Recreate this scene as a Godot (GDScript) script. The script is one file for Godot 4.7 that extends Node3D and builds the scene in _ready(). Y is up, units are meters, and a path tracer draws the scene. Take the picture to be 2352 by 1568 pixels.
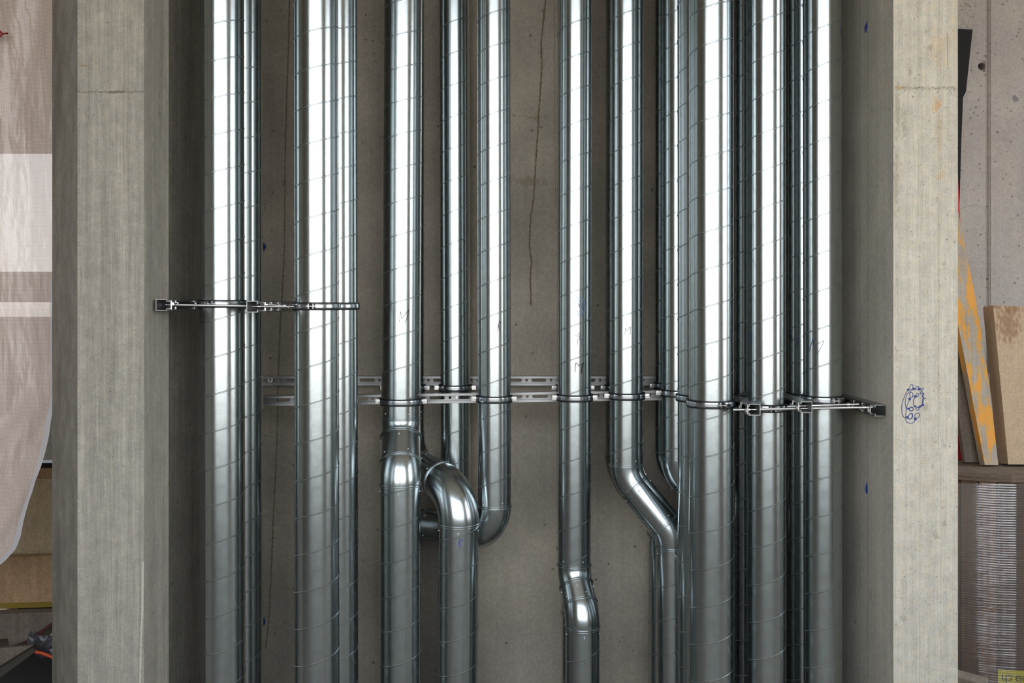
extends Node3D
# Galvanized spiral ducts in a concrete riser niche on a building site.
# Units are metres. The lens looks along -z from (0, H, 0); Z below is the distance in front of it.

const F := 2200.0      # focal length in pixels of the 2352 x 1568 frame
const CX := 1176.0
const HY := 700.0      # row of the horizon
const H := 2.0         # height of the lens above the floor
const TOP := 5.0       # underside of the slab

var M := {}
var used := {}
var rng := RandomNumberGenerator.new()

# ---------------------------------------------------------------- helpers
func P(px: float, py: float, z: float) -> Vector3:
	return Vector3((px - CX) / F * z, H - (py - HY) / F * z, -z)

class MB:
	var v := PackedVector3Array()
	var n := PackedVector3Array()
	var uv := PackedVector2Array()
	var ix := PackedInt32Array()

	func tri_ix(a: int, b: int, c: int) -> void:
		var g := (v[b] - v[a]).cross(v[c] - v[a])
		if g.length_squared() < 1e-18:
			return
		if g.dot(n[a] + n[b] + n[c]) > 0.0:
			ix.append(a); ix.append(c); ix.append(b)
		else:
			ix.append(a); ix.append(b); ix.append(c)

	func vert(p: Vector3, nn: Vector3, t: Vector2) -> int:
		v.append(p); n.append(nn); uv.append(t)
		return v.size() - 1

	static func flat_uv(p: Vector3, nn: Vector3) -> Vector2:
		var a := nn.abs()
		if a.x > a.y and a.x > a.z:
			return Vector2(p.z, -p.y)
		if a.y > a.z:
			return Vector2(p.x, p.z)
		return Vector2(p.x, -p.y)

	func poly(pts: Array, nn: Vector3, uvs: Array = []) -> void:
		var s := v.size()
		for i in pts.size():
			vert(pts[i], nn, uvs[i] if uvs.size() > 0 else flat_uv(pts[i], nn))
		for i in range(1, pts.size() - 1):
			tri_ix(s, s + i, s + i + 1)

	func quad4(a: Vector3, b: Vector3, c: Vector3, d: Vector3, na: Vector3, nb: Vector3, nc: Vector3, nd: Vector3, ta: Vector2, tb: Vector2, tc: Vector2, td: Vector2) -> void:
		var s := vert(a, na, ta)
		vert(b, nb, tb); vert(c, nc, tc); vert(d, nd, td)
		tri_ix(s, s + 1, s + 2); tri_ix(s, s + 2, s + 3)

	# rows x columns of points with normals, joined into a sheet
	func grid(rows: Array, norms: Array, uvs: Array) -> void:
		var s := v.size()
		var w: int = rows[0].size()
		for i in rows.size():
			for j in w:
				vert(rows[i][j], norms[i][j], uvs[i][j])
		for i in rows.size() - 1:
			for j in w - 1:
				var a := s + i * w + j
				tri_ix(a, a + 1, a + w + 1); tri_ix(a, a + w + 1, a + w)

	func box(c: Vector3, size: Vector3, bev := 0.0, t := Transform3D.IDENTITY) -> void:
		var h := size / 2.0
		var b: float = minf(bev, minf(h.x, minf(h.y, h.z)) * 0.9)
		for ax in 3:
			for sg in [-1.0, 1.0]:
				var u := (ax + 1) % 3
				var w := (ax + 2) % 3
				var pts := []
				for q in [[-1, -1], [1, -1], [1, 1], [-1, 1]]:
					var p := Vector3.ZERO
					p[ax] = sg * h[ax]; p[u] = q[0] * (h[u] - b); p[w] = q[1] * (h[w] - b)
					pts.append(t * (c + p))
				var nn := Vector3.ZERO
				nn[ax] = sg
				var uvs := []
				for p in pts:
					uvs.append(flat_uv(t.affine_inverse() * p, nn))
				poly(pts, (t.basis * nn).normalized(), uvs)
				if b > 0.0 and sg > 0:
					pass
		if b <= 0.0:
			return
		for ax in 3:                       # twelve chamfered edges
			var u := (ax + 1) % 3
			var w := (ax + 2) % 3
			for su in [-1.0, 1.0]:
				for sw in [-1.0, 1.0]:
					var pts := []
					for q in [[-1, 0], [1, 0], [1, 1], [-1, 1]]:
						var p := Vector3.ZERO
						p[ax] = q[0] * (h[ax] - b)
						p[u] = su * (h[u] - (b if q[1] == 0 else 0.0))
						p[w] = sw * (h[w] - (b if q[1] == 1 else 0.0))
						pts.append(t * (c + p))
					var nn := Vector3.ZERO
					nn[u] = su; nn[w] = sw
					poly(pts, (t.basis * nn).normalized())
		for sx in [-1.0, 1.0]:             # eight corners
			for sy in [-1.0, 1.0]:
				for sz in [-1.0, 1.0]:
					var s3 := Vector3(sx, sy, sz)
					var pts := []
					for k in 3:
						var p := Vector3.ZERO
						for a in 3:
							p[a] = s3[a] * (h[a] - (0.0 if a == k else b))
						pts.append(t * (c + p))
					poly(pts, (t.basis * s3).normalized())

	# polygon in the xy plane of t, extruded from z = 0 to z = -depth
	func prism(pts: PackedVector2Array, depth: float, t := Transform3D.IDENTITY) -> void:
		var tr := Geometry2D.triangulate_polygon(pts)
		for side in 2:
			var nn := (t.basis * Vector3(0, 0, 1 if side == 0 else -1)).normalized()
			var s := v.size()
			for p in pts:
				vert(t * Vector3(p.x, p.y, 0.0 if side == 0 else -depth), nn, Vector2(p.x, -p.y))
			for k in range(0, tr.size(), 3):
				tri_ix(s + tr[k], s + tr[k + 1], s + tr[k + 2])
		var area := 0.0
		for i in pts.size():
			var q := pts[(i + 1) % pts.size()]
			area += pts[i].x * q.y - q.x * pts[i].y
		for i in pts.size():
			var a := pts[i]
			var b := pts[(i + 1) % pts.size()]
			var e := (b - a).normalized() * (1.0 if area > 0 else -1.0)
			var nn := (t.basis * Vector3(e.y, -e.x, 0)).normalized()
			var l := a.distance_to(b)
			poly([t * Vector3(a.x, a.y, 0), t * Vector3(b.x, b.y, 0), t * Vector3(b.x, b.y, -depth), t * Vector3(a.x, a.y, -depth)], nn, [Vector2(0, a.y), Vector2(0, a.y + l), Vector2(depth, a.y + l), Vector2(depth, a.y)])

	# profile of (radius, height) pairs turned about the y axis of t, smooth round, flat between profile points unless smooth
	func lathe(prof: Array, seg: int, t := Transform3D.IDENTITY, from := 0.0, to := TAU) -> void:
		for k in prof.size() - 1:
			var a: Vector2 = prof[k]
			var b: Vector2 = prof[k + 1]
			var d := (b - a).normalized()
			var rows := [[], []]
			var nr := [[], []]
			var ur := [[], []]
			for j in seg + 1:
				var th := from + (to - from) * j / seg
				var o := Vector3(sin(th), 0, cos(th))
				var nn := (t.basis * (o * d.y + Vector3(0, -d.x, 0))).normalized()
				var q := 0
				for p in [a, b]:
					rows[q].append(t * (o * p.x + Vector3(0, p.y, 0)))
					nr[q].append(nn)
					ur[q].append(Vector2(th * maxf(a.x, 0.01), -p.y))
					q += 1
			grid(rows, nr, ur)

	func tube(path: Array, r: float, seg := 8, closed := false) -> void:
		var rows := []
		var nr := []
		var ur := []
		var l := 0.0
		var up := Vector3(0.31, 0.77, 0.55).normalized()
		var cnt := path.size()
		for i in cnt:
			var a: Vector3 = path[(i - 1 + cnt) % cnt] if closed else path[maxi(i - 1, 0)]
			var b: Vector3 = path[(i + 1) % cnt] if closed else path[mini(i + 1, cnt - 1)]
			var d := (b - a).normalized()
			var s := (up - d * up.dot(d)).normalized()
			up = s
			var w := d.cross(s)
			if i > 0:
				l += path[i].distance_to(path[i - 1])
			var row := []
			var nn := []
			var uu := []
			for j in seg + 1:
				var th := TAU * j / seg
				var o := s * cos(th) + w * sin(th)
				row.append(path[i] + o * r); nn.append(o); uu.append(Vector2(th * r, l))
			rows.append(row); nr.append(nn); ur.append(uu)
		if closed:
			rows.append(rows[0]); nr.append(nr[0]); ur.append(ur[0])
		grid(rows, nr, ur)

	func dome(c: Vector3, out: Vector3, r: float, h: float) -> void:
		var o := out.normalized()
		var s := o.cross(Vector3(0.2, 0.9, 0.37)).normalized()
		var w := o.cross(s)
		var rows := []
		var nr := []
		var ur := []
		for i in 4:
			var a := PI / 2 * i / 3.0
			var row := []
			var nn := []
			var uu := []
			for j in 9:
				var th := TAU * j / 8.0
				var e := s * cos(th) + w * sin(th)
				row.append(c + e * r * cos(a) + o * h * sin(a))
				nn.append((e * cos(a) + o * (sin(a) + 0.05)).normalized())
				uu.append(Vector2(th * r, a * r))
			rows.append(row); nr.append(nn); ur.append(uu)
		grid(rows, nr, ur)

	func mesh(mat: Material) -> ArrayMesh:
		var a := []
		a.resize(Mesh.ARRAY_MAX)
		a[Mesh.ARRAY_VERTEX] = v
		a[Mesh.ARRAY_NORMAL] = n
		a[Mesh.ARRAY_TEX_UV] = uv
		a[Mesh.ARRAY_INDEX] = ix
		var m := ArrayMesh.new()
		m.add_surface_from_arrays(Mesh.PRIMITIVE_TRIANGLES, a)
		m.surface_set_material(0, mat)
		return m

func numbered(called: String) -> String:
	var k: int = used.get(called, 0)
	used[called] = k + 1
	return called if k == 0 else "%s_%03d" % [called, k]

func obj(called: String, b: MB, mat: Material, parent: Node = null) -> MeshInstance3D:
	var o := MeshInstance3D.new()
	o.mesh = b.mesh(mat)
	o.cast_shadow = GeometryInstance3D.SHADOW_CASTING_SETTING_ON
	if parent == null:
		o.name = numbered(called)
		add_child(o)
	else:
		o.name = called
		parent.add_child(o, true)
	return o

func copy_of(src: MeshInstance3D, parent: Node, t: Transform3D) -> MeshInstance3D:
	var o := MeshInstance3D.new()
	o.mesh = src.mesh
	o.name = src.name
	parent.add_child(o, true)
	o.transform = t
	return o

func tag(o: Node, label: String, category: String, group := "", kind := "") -> Node:
	o.set_meta("label", label)
	if category != "":
		o.set_meta("category", category)
	if group != "":
		o.set_meta("group", group)
	if kind != "":
		o.set_meta("kind", kind)
	return o

func thing(called: String, label: String, category: String, at := Vector3.ZERO, group := "") -> Node3D:
	var o := Node3D.new()
	o.name = numbered(called)
	add_child(o)
	o.position = at
	tag(o, label, category, group)
	return o

func struct(called: String, b: MB, mat: Material, label: String) -> MeshInstance3D:
	var o := obj(called, b, mat)
	o.set_meta("kind", "structure")
	o.set_meta("label", label)
	return o

# ---------------------------------------------------------------- textures
func noise_bytes(w: int, h: int, freq: float, seed_: int, octaves := 3, kind := FastNoiseLite.TYPE_SIMPLEX_SMOOTH, sh := 1) -> PackedByteArray:
	var f := FastNoiseLite.new()
	f.seed = seed_
	f.noise_type = kind
	f.frequency = freq
	f.fractal_octaves = octaves
	f.fractal_type = FastNoiseLite.FRACTAL_FBM if octaves > 1 else FastNoiseLite.FRACTAL_NONE
	var im := f.get_image(w, maxi(h / sh, 2), false, false, true)
	im.convert(Image.FORMAT_L8)
	if sh > 1:
		im.resize(w, h, Image.INTERPOLATE_CUBIC)
	return im.get_data()

# cast concrete: blotches, grain of the shuttering boards (streaks up the face), speckle and air holes
func concrete_image(w: int, h: int, base: Color, tint: Color, seed_: int, streak: float, blotch: float, speckle: float, pits: int) -> Image:
	var bl := noise_bytes(w, h, 3.5 / w, seed_, 4)
	var st := noise_bytes(w, h, 0.16, seed_ + 1, 2, FastNoiseLite.TYPE_SIMPLEX_SMOOTH, 40)
	var st2 := noise_bytes(w, h, 0.03, seed_ + 2, 2, FastNoiseLite.TYPE_SIMPLEX_SMOOTH, 60)
	var sp := noise_bytes(w, h, 0.4, seed_ + 3, 1, FastNoiseLite.TYPE_VALUE)
	var tn := noise_bytes(w, h, 6.0 / w, seed_ + 4, 3)
	var out := PackedByteArray()
	out.resize(w * h * 3)
	for i in w * h:
		var k := 1.0 + (bl[i] - 128) / 128.0 * blotch + ((st[i] - 128) * 0.6 + (st2[i] - 128) * 0.5) / 128.0 * streak + (sp[i] - 128) / 128.0 * speckle
		var t := clampf((tn[i] - 110) / 110.0, 0.0, 1.0)
		out[i * 3] = clampi(int(255.0 * lerpf(base.r, tint.r, t) * k), 0, 255)
		out[i * 3 + 1] = clampi(int(255.0 * lerpf(base.g, tint.g, t) * k), 0, 255)
		out[i * 3 + 2] = clampi(int(255.0 * lerpf(base.b, tint.b, t) * k), 0, 255)
	var im := Image.create_from_data(w, h, false, Image.FORMAT_RGB8, out)
	rng.seed = seed_
	for i in pits:
		blot(im, rng.randf() * w, rng.randf() * h, rng.randf_range(0.6, 2.0), base.darkened(rng.randf_range(0.25, 0.6)), rng.randf_range(0.4, 0.9))
	return im

func blot(im: Image, x: float, y: float, r: float, c: Color, a: float) -> void:
	for j in range(int(y - r - 1), int(y + r + 2)):
		for i in range(int(x - r - 1), int(x + r + 2)):
			if i < 0 or j < 0 or i >= im.get_width() or j >= im.get_height():
				continue
			var d := Vector2(i - x, j - y).length()
			var k := clampf(r + 0.5 - d, 0.0, 1.0) * a
			if k > 0.0:
				im.set_pixel(i, j, im.get_pixel(i, j).lerp(c, k))

func stain(im: Image, x: float, y: float, rx: float, ry: float, c: Color, a: float, seed_: int) -> void:
	var f := FastNoiseLite.new()
	f.seed = seed_
	f.frequency = 0.07
	for j in range(maxi(int(y - ry), 0), mini(int(y + ry), im.get_height())):
		for i in range(maxi(int(x - rx), 0), mini(int(x + rx), im.get_width())):
			var d := Vector2((i - x) / rx, (j - y) / ry).length()
			var k := smoothstep(1.0, 0.3, d + f.get_noise_2d(i * 1.5, j * 0.6) * 0.9) * a
			if k > 0.01:
				im.set_pixel(i, j, im.get_pixel(i, j).lerp(c, k))

func line(im: Image, pts: Array, wd: float, c: Color, a: float, rough := 0.0) -> void:
	for k in pts.size() - 1:
		var p: Vector2 = pts[k]
		var q: Vector2 = pts[k + 1]
		var cnt := int(p.distance_to(q)) + 1
		for i in cnt:
			var t := float(i) / cnt
			var x := p.lerp(q, t)
			var o := Vector2(rng.randf_range(-rough, rough), rng.randf_range(-rough, rough))
			blot(im, x.x + o.x, x.y + o.y, wd * rng.randf_range(0.7, 1.2), c, a * rng.randf_range(0.5, 1.0))

func tex(im: Image) -> ImageTexture:
	im.generate_mipmaps()
	return ImageTexture.create_from_image(im)

func gray_of(im: Image) -> Image:
	var g: Image = im.duplicate()
	g.clear_mipmaps()
	g.convert(Image.FORMAT_L8)
	return g

func mat(col: Color, rough: float, metal := 0.0) -> StandardMaterial3D:
	var m := StandardMaterial3D.new()
	m.albedo_color = col
	m.roughness = rough
	m.metallic = metal
	m.cull_mode = BaseMaterial3D.CULL_DISABLED
	return m

func mat_tex(im: Image, rough: float, relief := 0.0, scale := Vector2(1, 1)) -> StandardMaterial3D:
	var m := mat(Color.WHITE, rough)
	m.albedo_texture = tex(im)
	m.uv1_scale = Vector3(scale.x, scale.y, 1)
	if relief > 0.0:
		m.heightmap_enabled = true
		m.heightmap_texture = tex(gray_of(im))
		m.heightmap_scale = relief
	return m

func wood_image(w: int, h: int, base: Color, dark: Color, seed_: int) -> Image:
	var gr := noise_bytes(w, h, 0.11, seed_, 3, FastNoiseLite.TYPE_SIMPLEX_SMOOTH, 24)
	var bl := noise_bytes(w, h, 3.0 / w, seed_ + 1, 4)
	var sp := noise_bytes(w, h, 0.4, seed_ + 2, 1, FastNoiseLite.TYPE_VALUE)
	var out := PackedByteArray()
	out.resize(w * h * 3)
	for i in w * h:
		var t := clampf(gr[i] / 255.0 * 0.7 + bl[i] / 255.0 * 0.5 - 0.1, 0.0, 1.0)
		var k := 1.0 + (sp[i] - 128) / 128.0 * 0.07
		out[i * 3] = clampi(int(255.0 * lerpf(dark.r, base.r, t) * k), 0, 255)
		out[i * 3 + 1] = clampi(int(255.0 * lerpf(dark.g, base.g, t) * k), 0, 255)
		out[i * 3 + 2] = clampi(int(255.0 * lerpf(dark.b, base.b, t) * k), 0, 255)
	return Image.create_from_data(w, h, false, Image.FORMAT_RGB8, out)

func make_materials() -> void:
	# zinc: a faint spangle in colour and gloss
	var w := 512
	var ce := noise_bytes(w, w, 0.09, 5, 1, FastNoiseLite.TYPE_CELLULAR)
	var cl := noise_bytes(w, w, 0.012, 6, 3)
	var fi := noise_bytes(w, w, 0.35, 7, 2)
	var col := PackedByteArray()
	var rou := PackedByteArray()
	col.resize(w * w * 3)
	rou.resize(w * w)
	for i in w * w:
		var k := 0.95 + (ce[i] - 128) / 128.0 * 0.02 + (cl[i] - 128) / 128.0 * 0.015 + (fi[i] - 128) / 128.0 * 0.03
		col[i * 3] = clampi(int(255 * k), 0, 255)
		col[i * 3 + 1] = clampi(int(255 * k), 0, 255)
		col[i * 3 + 2] = clampi(int(255 * k), 0, 255)
		rou[i] = clampi(int(226 + (ce[i] - 128) * 0.06 + (cl[i] - 128) * 0.10 + (fi[i] - 128) * 0.10), 0, 255)
	var zc := tex(Image.create_from_data(w, w, false, Image.FORMAT_RGB8, col))
	var zr := tex(Image.create_from_data(w, w, false, Image.FORMAT_L8, rou))
	for q in [["zinc", Color(0.765, 0.795, 0.80), 0.265], ["zinc_elbow", Color(0.75, 0.78, 0.785), 0.26]]:
		var m := mat(q[1], q[2], 1.0)
		m.albedo_texture = zc
		m.roughness_texture = zr
		m.roughness_texture_channel = BaseMaterial3D.TEXTURE_CHANNEL_RED
		m.uv1_scale = Vector3(3.3, 3.3, 1)
		m.anisotropy_enabled = true                        # rolled strip: gloss stretched along the duct
		m.anisotropy = -0.5 if q[0] == "zinc" else -0.1
		M[q[0]] = m
	M.seam = mat(Color(0.70, 0.73, 0.74), 0.28, 1.0)
	M.rail = mat(Color(0.58, 0.58, 0.575), 0.42, 1.0)
	M.bright = mat(Color(0.86, 0.86, 0.86), 0.2, 1.0)
	M.dark_steel = mat(Color(0.55, 0.56, 0.57), 0.3, 1.0)
	M.band = mat(Color(0.74, 0.76, 0.78), 0.2, 1.0)
	M.rubber = mat(Color(0.035, 0.035, 0.038), 0.55)
	M.ink = mat(Color(0.10, 0.11, 0.16), 0.6)
	M.blue_ink = mat(Color(0.10, 0.18, 0.42), 0.6)
	M.blue = mat(Color(0.07, 0.20, 0.62), 0.6)

# ---------------------------------------------------------------- ducts
# One straight length between a and b (a above b): the wall as a part, the lock seam wound round it as its sub-part
func duct_length(root: Node3D, a: Vector3, b: Vector3, r: float, seam_y: float, pitch := 0.137) -> void:
	var u := (a - b).normalized()
	var f := (Vector3(0, 0, 1) - u * u.z).normalized() if absf(u.z) < 0.9 else (Vector3(0, 1, 0) - u * u.y).normalized()
	var rt := u.cross(f)
	var t := Transform3D(Basis(rt, u, f), b)
	var L := a.distance_to(b)
	var m := MB.new()
	m.lathe([Vector2(r, 0), Vector2(r, L)], 56, t)
	var wall := obj("tube", m, M.zinc, root)
	if L < 0.28 or seam_y < -90:
		return
	var s := MB.new()
	var n := 44
	var y0 := seam_y - b.y                         # height of one seam crossing on the +x side
	var th0 := TAU * (0.0 - y0) / pitch + PI / 2
	var turns := L / pitch
	var prof := [Vector2(0, -0.0036), Vector2(0.0018, -0.0018), Vector2(0.0018, 0.0003), Vector2(0, 0.0024)]
	for k in 3:
		var p: Vector2 = prof[k]
		var q: Vector2 = prof[k + 1]
		var d := (q - p).normalized()
		var rows := [[], []]
		var nr := [[], []]
		var ur := [[], []]
		var cnt := int(turns * n)
		for i in cnt + 1:
			var th := th0 + TAU * i / n
			var y := clampf(pitch * i / n, 0.005, L - 0.005)
			var o := Vector3(sin(th), 0, cos(th))
			var nn := t.basis * (o * d.y + Vector3(0, -d.x, 0))
			rows[0].append(t * (o * (r + p.x - 0.0003) + Vector3(0, y + p.y, 0)))
			rows[1].append(t * (o * (r + q.x - 0.0003) + Vector3(0, y + q.y, 0)))
			nr[0].append(nn); nr[1].append(nn)
			ur[0].append(Vector2(i * 0.01, 0)); ur[1].append(Vector2(i * 0.01, 0.01))
		s.grid(rows, nr, ur)
	obj("lock_seam", s, M.seam, wall)

func ring_points(c: Vector3, axis: Vector3, r: float, seg := 48) -> Array:
	var u := axis.normalized()
	var s := u.cross(Vector3(0.13, 0.21, 0.97)).normalized()
	var w := u.cross(s)
	var out := []
	for j in seg:
		var th := TAU * j / seg
		out.append(c + (s * cos(th) + w * sin(th)) * r)
	return out

# a pressed bend that turns from direction d0 to d1 round the corner; returns the lengths it eats on both sides
func elbow(root: Node3D, corner: Vector3, d0: Vector3, d1: Vector3, r: float, R: float) -> float:
	var ang := d0.angle_to(d1)
	var cut := R * tan(ang / 2)
	var axis := d0.cross(d1).normalized()
	var inner := axis.cross(d0).normalized()           # towards the centre of the bend
	var p0 := corner - d0 * cut
	var centre := p0 + inner * R
	var rows := []
	var nr := []
	var ur := []
	var steps := maxi(int(rad_to_deg(ang) / 5.0), 6)
	var seam_out := []
	var seam_in := []
	var re := r + 0.0008
	for i in steps + 1:
		var q := Basis(axis, ang * i / steps)
		var c := centre + q * (p0 - centre)
		var e1 := q * inner
		var row := []
		var nn := []
		var uu := []
		for j in 49:
			var th := TAU * j / 48
			var o := e1 * cos(th) + axis * sin(th)
			row.append(c + o * re); nn.append(o); uu.append(Vector2(th * r, R * ang * i / steps))
		rows.append(row); nr.append(nn); ur.append(uu)
		seam_in.append(c + e1 * (re + 0.0004))
		seam_out.append(c - e1 * (re + 0.0004))
	var m := MB.new()
	m.grid(rows, nr, ur)
	var e := obj("elbow", m, M.zinc_elbow, root)
	for sp in [seam_out, seam_in]:
		var sm := MB.new()
		sm.tube(sp, 0.0012, 6)
		obj("welt", sm, M.seam, e)
	for k in 2:
		var at: Vector3 = p0 if k == 0 else corner + d1 * cut
		var d: Vector3 = d0 if k == 0 else d1
		var sg := -1.0 if k == 0 else 1.0
		var cb := MB.new()                             # bead and lip where the bend plugs into the duct
		cb.tube(ring_points(at, d, re + 0.0012), 0.0024, 8, true)
		cb.tube(ring_points(at + d * sg * 0.008, d, re + 0.0004), 0.0013, 6, true)
		obj("collar", cb, M.seam, e)
		var s := d.cross(Vector3(0.02, 0.05, 0.99)).normalized()
		var w := d.cross(s)
		for j in 5:                                    # sheet metal screws round the socket
			var th := TAU * (j + 0.37 * (k + 1)) / 5
			var o := s * cos(th) + w * sin(th)
			var sc := MB.new()
			sc.lathe([Vector2(0.0046, 0), Vector2(0.0046, 0.0016)], 8, Transform3D(Basis(s, o, s.cross(o)), at + d * sg * 0.026 + o * r))
			sc.dome(at + d * sg * 0.026 + o * (r + 0.0016), o, 0.0036, 0.0026)
			obj("screw", sc, M.bright, e)
	return cut

# pts run from the top down; seams: height of a seam crossing on the +x side for every length
func duct(label: String, r: float, pts: Array, seams: Array, R := 0.13, group := "spiral ducts in the niche") -> Node3D:
	var root := thing("spiral_duct", label, "duct", Vector3.ZERO, group)
	var from: Vector3 = pts[0]
	for i in range(1, pts.size()):
		var to: Vector3 = pts[i]
		if i < pts.size() - 1:
			var d0: Vector3 = (pts[i] - pts[i - 1]).normalized()
			var d1: Vector3 = (pts[i + 1] - pts[i]).normalized()
			var cut := elbow(root, pts[i], d0, d1, r, R)
			duct_length(root, from, pts[i] - d0 * cut, r, seams[i - 1])
			from = pts[i] + d1 * cut
		else:
			duct_length(root, from, to, r, seams[i - 1])
	return root

# pen strokes that follow the wall of a duct (px positions of the strokes on the wall facing the lens)
func writing(root: Node3D, called: String, label: String, c: Vector3, r: float, strokes: Array, wd: float, m: Material) -> void:
	var b := MB.new()
	var z := -c.z
	var away := Vector3(-c.x, 0, z).normalized()         # towards the lens in plan
	var side := Vector3(away.z, 0, -away.x)
	for s in strokes:
		var on := []
		var ns := []
		var fine := []
		for k in s.size() - 1:
			for q in 4:
				fine.append(s[k].lerp(s[k + 1], q / 4.0))
		fine.append(s[-1])
		for p in fine:
			var x: float = (p.x - CX) / F * z - c.x
			var sn := clampf(x / r, -0.97, 0.97)
			var th := asin(sn)
			var o := side * sin(th) + away * cos(th)
			var y: float = H - (p.y - HY) / F * (z - r * cos(th))
			on.append(Vector3(c.x, y, c.z) + o * (r + 0.0009))
			ns.append(o)
		for k in on.size() - 1:
			var d: Vector3 = (on[k + 1] - on[k]).normalized()
			var w0: Vector3 = ns[k].cross(d).normalized() * wd / 2
			var lift: Vector3 = ns[k] * 0.000005 * (b.v.size() / 4.0)   # later strokes lie over earlier ones
			b.poly([on[k] + lift - w0 - d * wd * 0.3, on[k] + lift + w0 - d * wd * 0.3, on[k + 1] + lift + w0 + d * wd * 0.3, on[k + 1] + lift - w0 + d * wd * 0.3], ns[k])
	var o := obj(called, b, m, root)
	o.set_meta("label", label)

# ---------------------------------------------------------------- clamps, rails, rods
# two half rings round a duct with a rubber lining; joint: direction of the bolted joint in plan, 0 = towards +z
func clamp_ring(label: String, c: Vector3, r: float, joint: float, group: String, tilt := 0.0) -> Node3D:
	var root := thing("pipe_clamp", label, "clamp", c, group)
	root.rotation = Vector3(0, joint, tilt)
	var r0 := r + 0.0021
	var rb := MB.new()
	rb.lathe([Vector2(r0, -0.0145), Vector2(r0 + 0.0045, -0.0145), Vector2(r0 + 0.0055, -0.0125), Vector2(r0 + 0.0055, -0.0095), Vector2(r0 + 0.003, -0.0085), Vector2(r0 + 0.003, 0.0085), Vector2(r0 + 0.0055, 0.0095), Vector2(r0 + 0.0055, 0.0125), Vector2(r0 + 0.0045, 0.0145), Vector2(r0, 0.0145)], 56)
	obj("rubber_lining", rb, M.rubber, root)
	for k in 2:
		var hb := MB.new()
		var g := 0.012 / r
		var a := PI * k + g
		hb.lathe([Vector2(r0 + 0.003, -0.009), Vector2(r0 + 0.0058, -0.009), Vector2(r0 + 0.0070, -0.005), Vector2(r0 + 0.0070, 0.005), Vector2(r0 + 0.0058, 0.009), Vector2(r0 + 0.003, 0.009)], 28, Transform3D.IDENTITY, a, a + PI - 2 * g)
		obj("half_ring", hb, M.band, root)
	for k in 2:                                        # two bolted joints
		var sg := 1.0 if k == 0 else -1.0
		for q in [-1.0, 1.0]:
			var fl := MB.new()
			fl.box(Vector3(q * 0.0085, 0, sg * (r0 + 0.013)), Vector3(0.003, 0.019, 0.021), 0.0008)
			obj("flange", fl, M.bright, root)
		var bo := MB.new()
		var bt := Transform3D(Basis(Vector3(0, 1, 0), Vector3(1, 0, 0), Vector3(0, 0, -1)), Vector3(0, 0, sg * (r0 + 0.015)))
		bo.lathe([Vector2(0.003, -0.012), Vector2(0.003, 0.012)], 8, bt)
		for q in [-1.0, 1.0]:
			bo.lathe([Vector2(0.0066, q * 0.0100), Vector2(0.0066, q * 0.0155), Vector2(0.005, q * 0.0165), Vector2(0, q * 0.0165)], 6, bt)
		obj("bolt", bo, M.bright, root)
	return root

# lipped channel; local z runs along the rail, the slot opens towards local +x, origin at the middle of its web
func channel(label: String, at: Vector3, basis: Basis, length: float, slots: bool, group: String) -> Node3D:
	var root := thing("mounting_rail", label, "rail", at, group)
	root.basis = basis
	var csg := CSGCombiner3D.new()
	csg.name = "channel"
	var pr := CSGPolygon3D.new()
	var d := 0.041
	var h := 0.0205
	var t := 0.0026
	var l := 0.0095
	pr.polygon = PackedVector2Array([Vector2(0, -h), Vector2(d, -h), Vector2(d, -h + l), Vector2(d - t, -h + l), Vector2(d - t, -h + t), Vector2(t, -h + t), Vector2(t, h - t), Vector2(d - t, h - t), Vector2(d - t, h - l), Vector2(d, h - l), Vector2(d, h), Vector2(0, h)])
	pr.depth = length
	pr.material = M.rail
	csg.add_child(pr)
	if slots:
		var z := -0.045
		while z > -length + 0.04:
			var hole := CSGCylinder3D.new()
			hole.radius = 0.0062
			hole.height = 0.012
			hole.sides = 14
			hole.operation = CSGShape3D.OPERATION_SUBTRACTION
			hole.rotation = Vector3(0, 0, PI / 2)
			hole.position = Vector3(0.0013, 0, z)
			hole.material = M.rail
			csg.add_child(hole)
			var zz := z - 0.0555
			if zz > -length + 0.045:
				var bx := CSGBox3D.new()
				bx.size = Vector3(0.012, 0.015, 0.053)
				bx.position = Vector3(0.0013, 0, zz)
				bx.operation = CSGShape3D.OPERATION_SUBTRACTION
				bx.material = M.rail
				csg.add_child(bx)
				for q in [-1.0, 1.0]:
					var cy := CSGCylinder3D.new()
					cy.radius = 0.0075
					cy.height = 0.012
					cy.sides = 12
					cy.operation = CSGShape3D.OPERATION_SUBTRACTION
					cy.rotation = Vector3(0, 0, PI / 2)
					cy.position = Vector3(0.0013, 0, zz + q * 0.0265)
					cy.material = M.rail
					csg.add_child(cy)
			z -= 0.111
	root.add_child(csg)
	return root

func rail_nuts(root: Node3D, zs: Array) -> void:       # hammerhead nuts and washers in the slot of a rail
	for z in zs:
		var b := MB.new()
		b.box(Vector3(0.0435, 0, z), Vector3(0.005, 0.034, 0.028), 0.001)
		b.box(Vector3(0.048, 0.004, z), Vector3(0.006, 0.014, 0.016), 0.002)
		obj("channel_nut", b, M.bright, root)

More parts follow.
